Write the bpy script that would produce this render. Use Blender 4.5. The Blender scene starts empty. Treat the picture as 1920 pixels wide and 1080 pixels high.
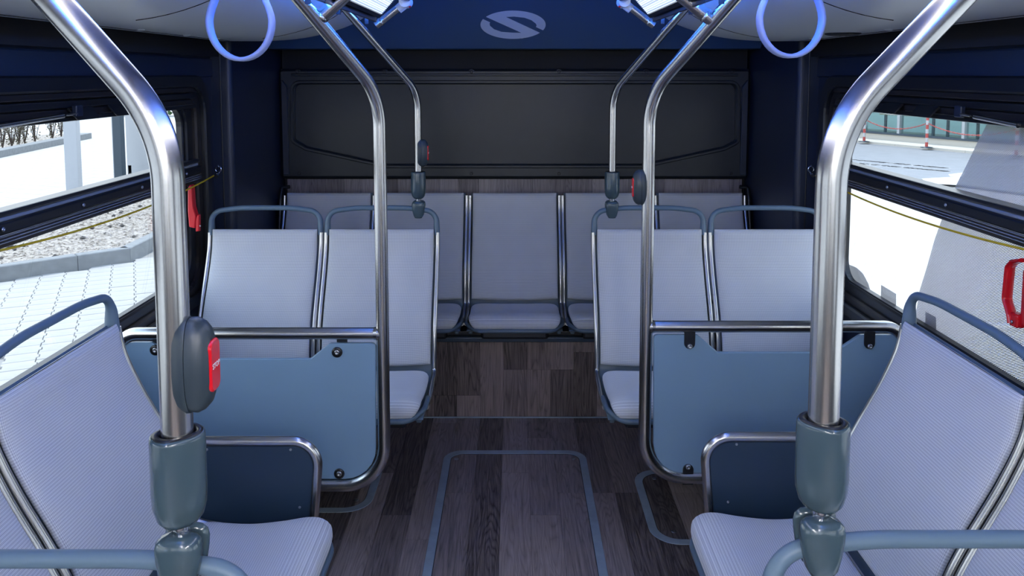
import bpy, bmesh, math, random
from mathutils import Vector, Matrix
random.seed(7)
S = bpy.context.scene
COL = S.collection
# ------------------------------------------------------------ camera, world, sun, exposure
FPX, CX, CY, TP, H = 1500.0, 965.0, 266.0, 0.085, 1.55     # rear floor is z = 0, the lens 1.55 m above it
PIT = math.atan(TP)
cam = bpy.data.cameras.new('camera'); co = bpy.data.objects.new('camera', cam); COL.objects.link(co)
co.location = (0, 0, H); co.rotation_euler = (math.radians(90) - PIT, 0, 0)
cam.sensor_fit = 'HORIZONTAL'; cam.sensor_width = 36; cam.lens = FPX / 1920 * 36
cam.shift_x = (960 - CX) / 1920; cam.shift_y = (CY - 540) / 1920
cam.clip_start = 0.02; cam.clip_end = 300
S.camera = co
S.view_settings.view_transform = 'Standard'; S.view_settings.look = 'None'
S.view_settings.gamma = 1; S.view_settings.use_curve_mapping = False
S.view_settings.exposure = 0.14
W = bpy.data.worlds.new('world'); S.world = W; W.use_nodes = True
wn = W.node_tree; wn.nodes.clear()
wo = wn.nodes.new('ShaderNodeOutputWorld'); wb = wn.nodes.new('ShaderNodeBackground')
tc = wn.nodes.new('ShaderNodeTexCoord'); sx = wn.nodes.new('ShaderNodeSeparateXYZ'); wr = wn.nodes.new('ShaderNodeValToRGB')
wr.color_ramp.elements[0].position = 0.0; wr.color_ramp.elements[0].color = (0.95, 0.97, 1.0, 1)
wr.color_ramp.elements[1].position = 0.7; wr.color_ramp.elements[1].color = (0.50, 0.66, 0.95, 1)
wn.links.new(tc.outputs['Generated'], sx.inputs[0]); wn.links.new(sx.outputs[2], wr.inputs[0])
wn.links.new(wr.outputs[0], wb.inputs[0]); wb.inputs[1].default_value = 3.2
wn.links.new(wb.outputs[0], wo.inputs[0])
sl = bpy.data.lights.new('sun', 'SUN'); sl.energy = 4.2; sl.angle = 0.01; sl.color = (1.0, 0.96, 0.9)
so = bpy.data.objects.new('sun', sl); COL.objects.link(so)
so.rotation_euler = Vector((-0.12, 0.42, 0.95)).to_track_quat('Z', 'Y').to_euler()
WHITE_LAMP, MID_LAMP, REAR_LAMP, BLUE_LAMP, BLUE_SIDE = 34.0, 2.4, 1.25, 26.0, 30.0
def ray(px, py):
    u = (px - CX) / FPX; v = (CY - py) / FPX
    return u, math.cos(PIT) + v * math.sin(PIT), -math.sin(PIT) + v * math.cos(PIT)
def at(px, py, Y):
    a, b, c = ray(px, py); t = Y / b
    return (a * t, Y, H + c * t)
def onground(px, py, Z):
    a, b, c = ray(px, py); t = (Z - H) / c
    return (a * t, b * t, Z)
def onside(px, py, X):
    a, b, c = ray(px, py); t = X / a
    return (X, b * t, H + c * t)
# ------------------------------------------------------------ materials
def new_mat(name):
    m = bpy.data.materials.new(name); m.use_nodes = True
    return m, m.node_tree.nodes, m.node_tree.links, m.node_tree.nodes['Principled BSDF']
def mat(name, col, rough=0.5, metal=0.0, vary=0.0, vscale=30, bump=0.0, bscale=200, coat=0.0, spec=0.5):
    m, n, l, b = new_mat(name)
    b.inputs['Base Color'].default_value = (*col, 1); b.inputs['Roughness'].default_value = rough
    b.inputs['Metallic'].default_value = metal; b.inputs['Coat Weight'].default_value = coat
    b.inputs['Specular IOR Level'].default_value = spec
    t = n.new('ShaderNodeTexCoord')
    if vary:
        x = n.new('ShaderNodeTexNoise'); x.inputs['Scale'].default_value = vscale; x.inputs['Detail'].default_value = 6
        l.new(t.outputs['Object'], x.inputs['Vector'])
        r = n.new('ShaderNodeValToRGB')
        r.color_ramp.elements[0].position = .3; r.color_ramp.elements[1].position = .7
        r.color_ramp.elements[0].color = (*[c * (1 - vary) for c in col], 1)
        r.color_ramp.elements[1].color = (*[min(1, c * (1 + vary)) for c in col], 1)
        l.new(x.outputs['Fac'], r.inputs[0]); l.new(r.outputs[0], b.inputs['Base Color'])
    if bump:
        x = n.new('ShaderNodeTexNoise'); x.inputs['Scale'].default_value = bscale; x.inputs['Detail'].default_value = 3
        l.new(t.outputs['Object'], x.inputs['Vector'])
        bp = n.new('ShaderNodeBump'); bp.inputs['Strength'].default_value = bump; bp.inputs['Distance'].default_value = .002
        l.new(x.outputs['Fac'], bp.inputs['Height']); l.new(bp.outputs[0], b.inputs['Normal'])
    return m
def math_node(n, l, op, a, b=None):
    x = n.new('ShaderNodeMath'); x.operation = op
    for i, v in enumerate((a, b)):
        if v is None: continue
        if isinstance(v, (int, float)): x.inputs[i].default_value = v
        else: l.new(v, x.inputs[i])
    return x.outputs[0]
def mix_col(n, l, fac, a, b):
    x = n.new('ShaderNodeMix'); x.data_type = 'RGBA'
    for i, v in ((0, fac), (6, a), (7, b)):
        if isinstance(v, (int, float)): x.inputs[i].default_value = v
        elif isinstance(v, tuple): x.inputs[i].default_value = (*v, 1)
        else: l.new(v, x.inputs[i])
    return x.outputs[2]
def steel(name, col=(.60, .585, .57), rough=.24):
    m, n, l, b = new_mat(name)
    b.inputs['Metallic'].default_value = 1
    uv = n.new('ShaderNodeUVMap'); mp = n.new('ShaderNodeMapping'); mp.inputs['Scale'].default_value = (26, 1.2, 1)
    l.new(uv.outputs[0], mp.inputs[0])
    x = n.new('ShaderNodeTexNoise'); x.inputs['Scale'].default_value = 2.2; x.inputs['Detail'].default_value = 2
    l.new(mp.outputs[0], x.inputs['Vector'])
    c = mix_col(n, l, x.outputs['Fac'], tuple(k * .9 for k in col), tuple(min(1, k * 1.08) for k in col)); l.new(c, b.inputs['Base Color'])
    r = math_node(n, l, 'MULTIPLY_ADD', x.outputs['Fac'], .06); r.node.inputs[2].default_value = rough - .03
    l.new(r, b.inputs['Roughness'])
    return m
def fabric(name):
    m, n, l, b = new_mat(name)
    uv = n.new('ShaderNodeUVMap'); s = n.new('ShaderNodeSeparateXYZ'); l.new(uv.outputs[0], s.inputs[0])
    def w(vec, per):
        return math_node(n, l, 'SINE', math_node(n, l, 'MULTIPLY', vec, 2 * math.pi / per))
    u, v = s.outputs[0], s.outputs[1]
    d1 = math_node(n, l, 'ADD', u, v); d2 = math_node(n, l, 'SUBTRACT', u, v)
    p = math_node(n, l, 'MULTIPLY', w(d1, .0052), w(d2, .0052))
    st = w(v, .0060)
    k = math_node(n, l, 'ADD', math_node(n, l, 'MULTIPLY', p, .36), math_node(n, l, 'MULTIPLY', st, .16))
    k = math_node(n, l, 'ADD', k, .58)
    nz = n.new('ShaderNodeTexNoise'); nz.inputs['Scale'].default_value = 9; l.new(uv.outputs[0], nz.inputs['Vector'])
    k2 = math_node(n, l, 'ADD', k, math_node(n, l, 'MULTIPLY', nz.outputs['Fac'], .12))
    c = mix_col(n, l, k2, (.17, .185, .245), (.73, .755, .765))
    l.new(c, b.inputs['Base Color']); b.inputs['Roughness'].default_value = .85
    b.inputs['Sheen Weight'].default_value = .25; b.inputs['Sheen Roughness'].default_value = .5
    bp = n.new('ShaderNodeBump'); bp.inputs['Strength'].default_value = .35; bp.inputs['Distance'].default_value = .0006
    l.new(k, bp.inputs['Height']); l.new(bp.outputs[0], b.inputs['Normal'])
    return m
def wood(name, dark=(.020, .016, .018), light=(.088, .074, .074)):
    m, n, l, b = new_mat(name)
    t = n.new('ShaderNodeTexCoord'); oi = n.new('ShaderNodeObjectInfo')
    off = n.new('ShaderNodeVectorMath'); off.operation = 'ADD'
    cmb = n.new('ShaderNodeCombineXYZ')
    for i in range(3): l.new(math_node(n, l, 'MULTIPLY', oi.outputs['Random'], (31.7, 57.3, 11.9)[i]), cmb.inputs[i])
    l.new(t.outputs['Object'], off.inputs[0]); l.new(cmb.outputs[0], off.inputs[1])
    mp = n.new('ShaderNodeMapping'); mp.inputs['Scale'].default_value = (1, .09, 1); l.new(off.outputs[0], mp.inputs[0])
    a = n.new('ShaderNodeTexNoise'); a.inputs['Scale'].default_value = 13; a.inputs['Detail'].default_value = 2; a.inputs['Distortion'].default_value = .4
    l.new(mp.outputs[0], a.inputs['Vector'])
    rings = math_node(n, l, 'ABSOLUTE', math_node(n, l, 'SINE', math_node(n, l, 'MULTIPLY', a.outputs['Fac'], 62)))
    mp2 = n.new('ShaderNodeMapping'); mp2.inputs['Scale'].default_value = (1, .035, 1); l.new(off.outputs[0], mp2.inputs[0])
    g = n.new('ShaderNodeTexNoise'); g.inputs['Scale'].default_value = 170; g.inputs['Detail'].default_value = 5; g.inputs['Roughness'].default_value = .7
    l.new(mp2.outputs[0], g.inputs['Vector'])
    k = math_node(n, l, 'ADD', math_node(n, l, 'MULTIPLY', math_node(n, l, 'POWER', rings, .6), .26), math_node(n, l, 'MULTIPLY', g.outputs['Fac'], 1.15))
    k = math_node(n, l, 'ADD', k, math_node(n, l, 'MULTIPLY', math_node(n, l, 'SUBTRACT', oi.outputs['Random'], 1.05), .62))
    k.node.use_clamp = True
    l.new(mix_col(n, l, k, dark, light), b.inputs['Base Color'])
    b.inputs['Roughness'].default_value = .42; b.inputs['Specular IOR Level'].default_value = .35
    bp = n.new('ShaderNodeBump'); bp.inputs['Strength'].default_value = .15; bp.inputs['Distance'].default_value = .001
    l.new(g.outputs['Fac'], bp.inputs['Height']); l.new(bp.outputs[0], b.inputs['Normal'])
    return m
def glass(name, tint=(.95, .97, .96)):
    m, n, l, b = new_mat(name); n.remove(b); out = n['Material Output']
    t = n.new('ShaderNodeBsdfTransparent'); t.inputs[0].default_value = (*tint, 1)
    g = n.new('ShaderNodeBsdfGlossy'); g.inputs['Roughness'].default_value = .01
    f = n.new('ShaderNodeLayerWeight'); f.inputs['Blend'].default_value = .5
    fr = math_node(n, l, 'MULTIPLY_ADD', math_node(n, l, 'POWER', f.outputs['Facing'], 5.0), .9); fr.node.inputs[2].default_value = .03
    x = n.new('ShaderNodeMixShader'); l.new(fr, x.inputs[0]); l.new(t.outputs[0], x.inputs[1]); l.new(g.outputs[0], x.inputs[2])
    l.new(x.outputs[0], out.inputs[0]); return m
def emit(name, col, strength):
    m, n, l, b = new_mat(name)
    b.inputs['Base Color'].default_value = (.8, .8, .8, 1)
    b.inputs['Emission Color'].default_value = (*col, 1); b.inputs['Emission Strength'].default_value = strength
    return m
def perforated(name, col, fill, shift=0.0):
    # one way window film: fine holes in slanting rows
    m, n, l, b = new_mat(name); out = n['Material Output']
    t = n.new('ShaderNodeTexCoord'); s = n.new('ShaderNodeSeparateXYZ'); l.new(t.outputs['Object'], s.inputs[0])
    y, z = s.outputs[1], s.outputs[2]
    def w(v, per): return math_node(n, l, 'SINE', math_node(n, l, 'MULTIPLY', v, 2 * math.pi / per))
    a = math_node(n, l, 'MULTIPLY_ADD', y, .55); l.new(z, a.node.inputs[2])
    c = math_node(n, l, 'MULTIPLY_ADD', z, -.55); l.new(y, c.node.inputs[2])
    p = math_node(n, l, 'ADD', math_node(n, l, 'MULTIPLY', w(a, .0045), .7), math_node(n, l, 'MULTIPLY', w(c, .0045), .30))
    hole = math_node(n, l, 'GREATER_THAN', p, fill)
    nz = n.new('ShaderNodeTexNoise'); nz.inputs['Scale'].default_value = 3.0; nz.inputs['Detail'].default_value = 3
    l.new(t.outputs['Object'], nz.inputs['Vector'])
    l.new(mix_col(n, l, nz.outputs['Fac'], tuple(k * .8 for k in col), tuple(k * 1.25 for k in col)), b.inputs['Base Color'])
    b.inputs['Roughness'].default_value = .6
    tr = n.new('ShaderNodeBsdfTransparent'); x = n.new('ShaderNodeMixShader')
    l.new(hole, x.inputs[0]); l.new(b.outputs[0], x.inputs[1]); l.new(tr.outputs[0], x.inputs[2]); l.new(x.outputs[0], out.inputs[0])
    return m
def brick_mat(name, c1, c2, mortar, w, h, ang=0.0, ms=.008):
    m, n, l, b = new_mat(name)
    t = n.new('ShaderNodeTexCoord'); mp = n.new('ShaderNodeMapping'); mp.inputs['Rotation'].default_value = (0, 0, ang); l.new(t.outputs['Object'], mp.inputs[0])
    x = n.new('ShaderNodeTexBrick'); x.inputs['Scale'].default_value = 1; x.inputs['Brick Width'].default_value = w; x.inputs['Row Height'].default_value = h
    x.inputs['Mortar Size'].default_value = ms; x.inputs['Color1'].default_value = (*c1, 1); x.inputs['Color2'].default_value = (*c2, 1); x.inputs['Mortar'].default_value = (*mortar, 1)
    l.new(mp.outputs[0], x.inputs['Vector']); l.new(x.outputs[0], b.inputs['Base Color']); b.inputs['Roughness'].default_value = .9
    return m
M = dict(
    steel=steel('brushed_steel'), rail=steel('seat_rail_steel', (.5, .5, .5), .28), fabric=fabric('seat_fabric'), wood=wood('wood_vinyl', (.040, .031, .029), (.40, .315, .285)),
    wood2=wood('wood_wall', (.10, .085, .088), (.38, .335, .335)),
    shell=mat('seat_shell', (.085, .130, .175), .45), handle=mat('handle_plastic', (.105, .165, .225), .42, bump=.05),
    sleeve=mat('gloss_plastic', (.050, .082, .100), .20, coat=.3), button=mat('button_plastic', (.030, .045, .058), .38),
    panel=mat('blue_laminate', (.200, .325, .450), .36, vary=.03, vscale=3), dark_panel=mat('dark_laminate', (.022, .045, .078), .35),
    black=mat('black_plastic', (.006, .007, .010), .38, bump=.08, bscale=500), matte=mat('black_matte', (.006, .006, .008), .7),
    moulded=mat('moulded_panel', (.013, .018, .025), .36, vary=.06, bump=.1, bscale=700), rubber=mat('rubber', (.010, .011, .013), .33),
    wall=mat('wall_panel', (.012, .020, .040), .40), alu_dark=mat('dark_aluminium', (.045, .040, .038), .30, .6), alu_light=mat('light_seal', (.40, .44, .48), .25, .5),
    alu=mat('aluminium_strip', (.30, .36, .40), .36, .2, vary=.12, vscale=20), chrome=mat('chrome', (.6, .62, .66), .15, 1.0),
    bolt=mat('zinc_bolt', (.42, .44, .47), .3, 1.0), clip=mat('dark_clip', (.05, .055, .065), .35, .8),
    red=mat('red_plastic', (.62, .008, .016), .28), lens=mat('red_lens', (.75, .008, .018), .18, coat=.5), white=mat('white_print', (.85, .85, .88), .5),
    cord=mat('yellow_cord', (.72, .47, .015), .6, bump=.4, bscale=900), strap=mat('grey_strap', (.36, .42, .62), .45),
    duct=mat('silver_paint', (.78, .82, .84), .34, .10), ceil=mat('ceiling_paint', (.30, .31, .34), .5), bulk=mat('bulkhead_paint', (.055, .115, .24), .34),
    emblem=mat('emblem_film', (.66, .76, .95), .5), glass=glass('window_glass'), fglass=glass('facade_glass', (.82, .92, .92)),
    lamp=emit('lamp_diffuser', (1.0, .97, .92), WHITE_LAMP), mid_lamp=emit('mid_lamp_diffuser', (1.0, .98, .95), MID_LAMP), blue_side=emit('blue_side_light', (.04, .20, 1.0), BLUE_SIDE), blue=emit('blue_light', (.03, .17, 1.0), BLUE_LAMP),
    paver=mat('paver_concrete', (.31, .305, .295), .9, vary=.10, vscale=6, bump=.3, bscale=120), joint=mat('joint_sand', (.235, .23, .22), .95),
    kerb=mat('kerb_concrete', (.165, .175, .18), .85, vary=.12, vscale=14, bump=.3, bscale=90), darkstone=mat('dark_stone', (.045, .04, .035), .9),
    asphalt=mat('asphalt', (.21, .22, .235), .9, vary=.06, vscale=3), paint=mat('road_paint', (.50, .50, .50), .8), cream=mat('cream_render', (.46, .435, .38), .8),
    twig=mat('shrub_twig', (.06, .042, .033), .9), leaf=mat('shrub_leaf', (.11, .10, .065), .8, vary=.3), redleaf=mat('red_leaf', (.24, .065, .055), .8, vary=.3),
    postw=mat('white_post', (.34, .36, .385), .5), postd=mat('dark_post', (.025, .045, .065), .4), grey=mat('grey_metal', (.35, .38, .40), .4, .5),
    table=mat('table_wood', (.45, .33, .20), .5), green=mat('far_green', (.08, .16, .05), .9, vary=.4), floorbase=mat('floor_base', (.012, .010, .011), .8),
)
def ribbed_lamp():
    m, n, l, b = new_mat('rear_lamp_diffuser')
    t = n.new('ShaderNodeTexCoord'); s = n.new('ShaderNodeSeparateXYZ'); l.new(t.outputs['Object'], s.inputs[0])
    w = math_node(n, l, 'SINE', math_node(n, l, 'MULTIPLY', s.outputs[2], 2 * math.pi / .0055))
    k = math_node(n, l, 'ADD', math_node(n, l, 'MULTIPLY', w, .32 * REAR_LAMP), .62 * REAR_LAMP)  # rib shading put into the emission as bright and dim bands
    b.inputs['Base Color'].default_value = (.35, .4, .5, 1); b.inputs['Emission Color'].default_value = (.72, .84, 1, 1)
    l.new(k, b.inputs['Emission Strength']); return m
M['rear_lamp'] = ribbed_lamp()
def gravel_mat():
    m, n, l, b = new_mat('gravel')
    t = n.new('ShaderNodeTexCoord'); v = n.new('ShaderNodeTexVoronoi'); v.inputs['Scale'].default_value = 30
    l.new(t.outputs['Object'], v.inputs['Vector'])
    r = n.new('ShaderNodeValToRGB'); e = r.color_ramp.elements
    e[0].position = 0; e[0].color = (.10, .08, .06, 1); e[1].position = 1; e[1].color = (.36, .33, .29, 1)
    x = e.new(.35); x.color = (.25, .22, .19, 1)
    sp = n.new('ShaderNodeSeparateColor'); l.new(v.outputs['Color'], sp.inputs[0]); l.new(sp.outputs[0], r.inputs[0])
    l.new(r.outputs[0], b.inputs['Base Color']); b.inputs['Roughness'].default_value = .95
    bp = n.new('ShaderNodeBump'); bp.inputs['Strength'].default_value = .8; bp.inputs['Distance'].default_value = .02
    l.new(v.outputs['Distance'], bp.inputs['Height']); l.new(bp.outputs[0], b.inputs['Normal'])
    return m
M['gravel'] = gravel_mat()
M['farpave'] = brick_mat('far_paving', (.40, .395, .385), (.37, .365, .36), (.28, .275, .27), .8, .4, .3, .02)
M['nearpave'] = brick_mat('near_paving', (.44, .425, .405), (.42, .405, .385), (.36, .345, .33), .2, .165, .5, .006)
# ------------------------------------------------------------ object helpers
def tag(o, label=None, cat=None, group=None, kind=None):
    if label: o['label'] = label
    if cat: o['category'] = cat
    if group: o['group'] = group
    if kind: o['kind'] = kind
    return o
def empty(name, loc=(0, 0, 0), rz=0, parent=None):
    o = bpy.data.objects.new(name, None); COL.objects.link(o); o.location = loc; o.rotation_euler = (0, 0, rz)
    o.empty_display_size = .1; o.parent = parent
    return o
def thing(name, label, cat, loc=(0, 0, 0), rz=0, group=None): return tag(empty(name, loc, rz), label, cat, group)
def struct(name, loc=(0, 0, 0)): return tag(empty(name, loc), kind='structure')
def copy_tree(o, parent=None):
    c = o.copy(); COL.objects.link(c); c.parent = parent
    for ch in o.children: copy_tree(ch, c)
    return c
class MB:
    """collects simple shapes, then links them as ONE mesh object"""
    def __init__(s): s.v = []; s.f = []; s.uv = []; s.sm = []
    def add(s, vs, fs, smooth=False, uvs=None, mtx=None):
        k = len(s.v)
        for p in vs:
            p = Vector(p); s.v.append(mtx @ p if mtx else p)
        for i, f in enumerate(fs):
            s.f.append([k + q for q in f]); s.sm.append(smooth)
            s.uv.append(uvs[i] if uvs else [(vs[q][0], vs[q][1]) for q in f])
        return s
    def box(s, c, d, rot=None, bev=0.0):
        """box of centre c, size d; bev chamfers every edge"""
        hx, hy, hz = d[0] / 2, d[1] / 2, d[2] / 2
        b = min(bev, hx * .9, hy * .9, hz * .9)
        m = Matrix.Translation(c) @ (rot if rot else Matrix.Identity(4))
        if b <= 0:
            vs = [(x, y, z) for x in (-hx, hx) for y in (-hy, hy) for z in (-hz, hz)]
            return s.add(vs, [(0, 1, 3, 2), (4, 6, 7, 5), (0, 4, 5, 1), (2, 3, 7, 6), (0, 2, 6, 4), (1, 5, 7, 3)], mtx=m)
        bm = bmesh.new(); bmesh.ops.create_cube(bm, size=1, matrix=Matrix.Diagonal((*d, 1)))
        bmesh.ops.bevel(bm, geom=bm.edges[:], offset=b, segments=2, affect='EDGES', profile=.5)
        bm.verts.index_update()
        s.add([v.co.copy() for v in bm.verts], [[v.index for v in f.verts] for f in bm.faces], mtx=m); bm.free()
        return s
    def tube(s, pts, r, seg=14, caps=True, ell=None, up=None):
        """tube along pts; r one radius or a list; ell=(a,b) scales the two cross axes"""
        pts = [Vector(p) for p in pts]; n = len(pts)
        rs = r if isinstance(r, (list, tuple)) else [r] * n
        t0 = (pts[1] - pts[0]).normalized()
        a = Vector(up) if up else (Vector((0, 0, 1)) if abs(t0.z) < .9 else Vector((0, 1, 0)))
        a = (a - t0 * a.dot(t0)).normalized(); vs = []; L = 0; Ls = []
        for i, p in enumerate(pts):
            t = (pts[min(i + 1, n - 1)] - pts[max(i - 1, 0)]).normalized()
            a = (a - t * a.dot(t)).normalized(); b = t.cross(a)
            if i: L += (p - pts[i - 1]).length
            Ls.append(L); ea, eb = ell if ell else (1, 1)
            for j in range(seg):
                w = 2 * math.pi * j / seg
                vs.append(p + a * math.cos(w) * rs[i] * ea + b * math.sin(w) * rs[i] * eb)
        fs = []; uvs = []
        for i in range(n - 1):
            for j in range(seg):
                k = (j + 1) % seg
                fs.append((i * seg + j, i * seg + k, (i + 1) * seg + k, (i + 1) * seg + j))
                uvs.append([(j / seg, Ls[i]), ((j + 1) / seg, Ls[i]), ((j + 1) / seg, Ls[i + 1]), (j / seg, Ls[i + 1])])
        s.add(vs, fs, True, uvs)
        if caps:
            s.add(vs[:seg], [tuple(reversed(range(seg)))]); s.add(vs[-seg:], [tuple(range(seg))])
        return s
    def loft(s, rings, smooth=True, cap=True, closed=False):
        """rings: equal-length vertex loops"""
        n = len(rings); k = len(rings[0]); vs = [p for r in rings for p in r]; fs = []
        for i in range(n if closed else n - 1):
            for j in range(k):
                q = (j + 1) % k; i2 = (i + 1) % n
                fs.append((i * k + j, i * k + q, i2 * k + q, i2 * k + j))
        s.add(vs, fs, smooth)
        if cap and not closed:
            s.add(rings[0], [tuple(reversed(range(k)))], False); s.add(rings[-1], [tuple(range(k))], False)
        return s
    def lathe(s, prof, c=(0, 0, 0), seg=20, mtx=None, sx=1, sy=1):
        """prof [(r, z)] about z"""
        rings = [[(c[0] + r * sx * math.cos(2 * math.pi * j / seg), c[1] + r * sy * math.sin(2 * math.pi * j / seg), c[2] + z) for j in range(seg)] for r, z in prof]
        if mtx: rings = [[mtx @ Vector(p) for p in q] for q in rings]
        return s.loft(rings)
    def prism(s, pts, O, U, V, depth, bev=0.0):
        """flat outline pts (2-D, in U, V about O) made depth thick along U x V, front edge chamfered by bev"""
        O, U, V = Vector(O), Vector(U), Vector(V); N = U.cross(V).normalized(); n = len(pts)
        def ring(q, d): return [O + U * x + V * y + N * d for x, y in q]
        rs = [ring(pts, 0)]
        if bev:
            rs.append(ring(pts, depth - bev)); rs.append(ring(inset(pts, bev), depth))
        else: rs.append(ring(pts, depth))
        return s.loft(rs, False)
    def ring_plate(s, outer, inner, O, U, V, depth, bev=0.0):
        """plate with a hole: outer and inner outlines of equal count"""
        O, U, V = Vector(O), Vector(U), Vector(V); N = U.cross(V).normalized()
        def ring(q, d): return [O + U * x + V * y + N * d for x, y in q]
        b = bev if bev else 1e-5
        rs = [ring(outer, 0), ring(outer, depth - b), ring(inset(outer, b), depth), ring(inset(inner, -b), depth), ring(inner, depth - b), ring(inner, 0)]
        return s.loft(rs, False, closed=True)
    def build(s, name, m, parent=None, fix=True):
        me = bpy.data.meshes.new(name); me.from_pydata([tuple(p) for p in s.v], [], s.f)
        uv = me.uv_layers.new(name='UVMap'); i = 0; dat = []
        for f in s.uv:
            for q in f: dat += [q[0], q[1]]
        uv.data.foreach_set('uv', dat)
        me.polygons.foreach_set('use_smooth', s.sm)
        if fix:
            bm = bmesh.new(); bm.from_mesh(me); bmesh.ops.recalc_face_normals(bm, faces=bm.faces[:]); bm.to_mesh(me); bm.free()
        me.materials.append(m); me.update()
        o = bpy.data.objects.new(name, me); COL.objects.link(o); o.parent = parent
        return o
def area2(p): return sum(p[i][0] * p[(i + 1) % len(p)][1] - p[(i + 1) % len(p)][0] * p[i][1] for i in range(len(p)))
def inset(p, d):
    sg = 1 if area2(p) > 0 else -1; n = len(p); out = []
    for i in range(n):
        a, b, c = Vector(p[i - 1]), Vector(p[i]), Vector(p[(i + 1) % n])
        e1, e2 = (b - a), (c - b)
        if e1.length < 1e-9: e1 = e2
        if e2.length < 1e-9: e2 = e1
        e1 = e1.normalized(); e2 = e2.normalized()
        n1 = Vector((-e1.y, e1.x)) * sg; n2 = Vector((-e2.y, e2.x)) * sg; m = n1 + n2
        m = m / max(m.dot(n1), .3) if m.length > 1e-6 else n1
        out.append((b.x + m.x * d, b.y + m.y * d))
    return out
def fillet(pts, r, n=8, closed=False):
    """round the corners of a polyline; r one radius or a list"""
    P = [Vector(p) for p in pts]; N = len(P); out = []
    for i in range(N):
        if not closed and i in (0, N - 1): out.append(P[i]); continue
        a, b, c = P[i - 1], P[i], P[(i + 1) % N]; rr = r[i] if isinstance(r, (list, tuple)) else r
        d1, d2 = (a - b).normalized(), (c - b).normalized()
        ang = d1.angle(d2)
        if closed and rr > 0 and abs(ang - math.pi) < 1e-3: out += [b + d1 * rr * (1 - 2 * k / n) for k in range(n + 1)]; continue
        if rr <= 0 or abs(ang - math.pi) < 1e-3: out.append(b); continue
        t = min(rr / math.tan(ang / 2), (a - b).length * .49, (c - b).length * .49); rr = t * math.tan(ang / 2)
        cen = b + (d1 + d2).normalized() * (rr / math.sin(ang / 2))
        v1 = (b + d1 * t) - cen; v2 = (b + d2 * t) - cen; w = v1.angle(v2)
        for k in range(n + 1):
            q = k / n
            out.append(cen + (v1 * math.sin((1 - q) * w) + v2 * math.sin(q * w)) / math.sin(w))
    return out
def rrect(x0, y0, x1, y1, r, n=6):
    return [(p.x, p.y) for p in fillet([(x0, y0), (x1, y0), (x1, y1), (x0, y1)], r, n, True)]
def bolt(name, m, c, N, r=.008, h=.004, parent=None, washer=None):
    """round head with a socket, axis N"""
    q = Vector(N).to_track_quat('Z', 'Y').to_matrix().to_4x4(); mt = Matrix.Translation(c) @ q
    o = MB().lathe([(r, 0), (r, h * .5), (r * .8, h), (r * .42, h * 1.05), (r * .36, h * .4), (r * .1, h * .4)], seg=12, mtx=mt).build(name, m, parent)
    if washer:
        MB().lathe([(r * 1.9, -h * .3), (r * 1.9, h * .3), (r * 1.05, h * .35)], seg=16, mtx=mt).build('washer', washer, o)
    return o
def resample(P, n):
    P = [Vector((0, a, b)) for a, b in P]; out = []
    m = len(P) - 1
    for i in range(n):
        s_ = i / (n - 1) * m; k = min(int(s_), m - 1); t = s_ - k
        p0, p1, p2, p3 = P[max(k - 1, 0)], P[k], P[k + 1], P[min(k + 2, m)]
        out.append(.5 * ((2 * p1) + (p2 - p0) * t + (2 * p0 - 5 * p1 + 4 * p2 - p3) * t * t + (3 * p1 - p0 - 3 * p2 + p3) * t ** 3))
    return out
X_, Y_, Z_ = Vector((1, 0, 0)), Vector((0, 1, 0)), Vector((0, 0, 1))

# ============================================================ THE BUS SHELL
XW = 1.25            # inner face of the side walls
XB = 1.165           # inner face of the boxed-in rear corners
YB, YR = 3.30, 4.0   # where the corner boxes begin, rear wall
YF = -3.2
# floor with planks
floor = struct('floor')
MB().box((0, (YF + YR) / 2, -.03), (2 * XW + .1, YR - YF + .1, .05)).build('floor_base', M['floorbase'], floor)
PW = .1055
plank_mesh = {}
def plank(L, w, parent, loc, rot=(0, 0, 0), m=None):
    L = round(L, 3); key = (L, round(w, 4), (m or M['wood']).name)
    if key not in plank_mesh:
        o = MB().prism([(-w / 2 + .0003, .0004), (w / 2 - .0003, .0004), (w / 2 - .0003, L - .0004), (-w / 2 + .0003, L - .0004)], (0, 0, -.005), X_, Y_, .005, .0004).build('plank', m or M['wood'], parent)
        plank_mesh[key] = o.data
    else:
        o = bpy.data.objects.new('plank', plank_mesh[key]); COL.objects.link(o); o.parent = parent
    o.location = loc; o.rotation_euler = rot
    return o
rp = random.Random(3)
for k in range(-11, 12):
    x = -.05 + PW / 2 + k * PW
    if abs(x) > XW - .02: continue
    y = .9 - rp.choice([0, .15, .3, .45, .6])
    while y < 3.5:
        L = rp.choice([.75, .9, .6]); L = min(L, 3.5 - y)
        plank(L, PW, floor, (x, y, 0)); y += L
    plank(3.3, PW, floor, (x, -3.0, 0)) if k % 2 else plank(3.2, PW, floor, (x, -2.9, 0))
# riser in front of the bench and its podium
riser = struct('trim_1')
MB().box((0, 3.76, .17), (2.33, .50, .36)).build('riser_base', M['floorbase'], riser)
for k in range(-11, 12):
    x = -.05 + PW / 2 + k * PW
    if abs(x) > 1.16 - .05: continue
    cut = rp.choice([0, 0, .10, .22, .30])
    segs = [(0, .36)] if not cut else [(0, cut), (cut, .36)]
    for a, b in segs: plank(b - a, PW, riser, (x, 3.505, a + .002), (math.pi / 2, 0, 0))
nose = struct('trim_2')
MB().box((0, 3.515, .366), (2.32, .06, .022), bev=.004).build('step_nosing', M['dark_panel'], nose)
MB().box((0, 3.496, .004), (2.3, .006, .005)).build('base_strip', M['alu'], nose)
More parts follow.
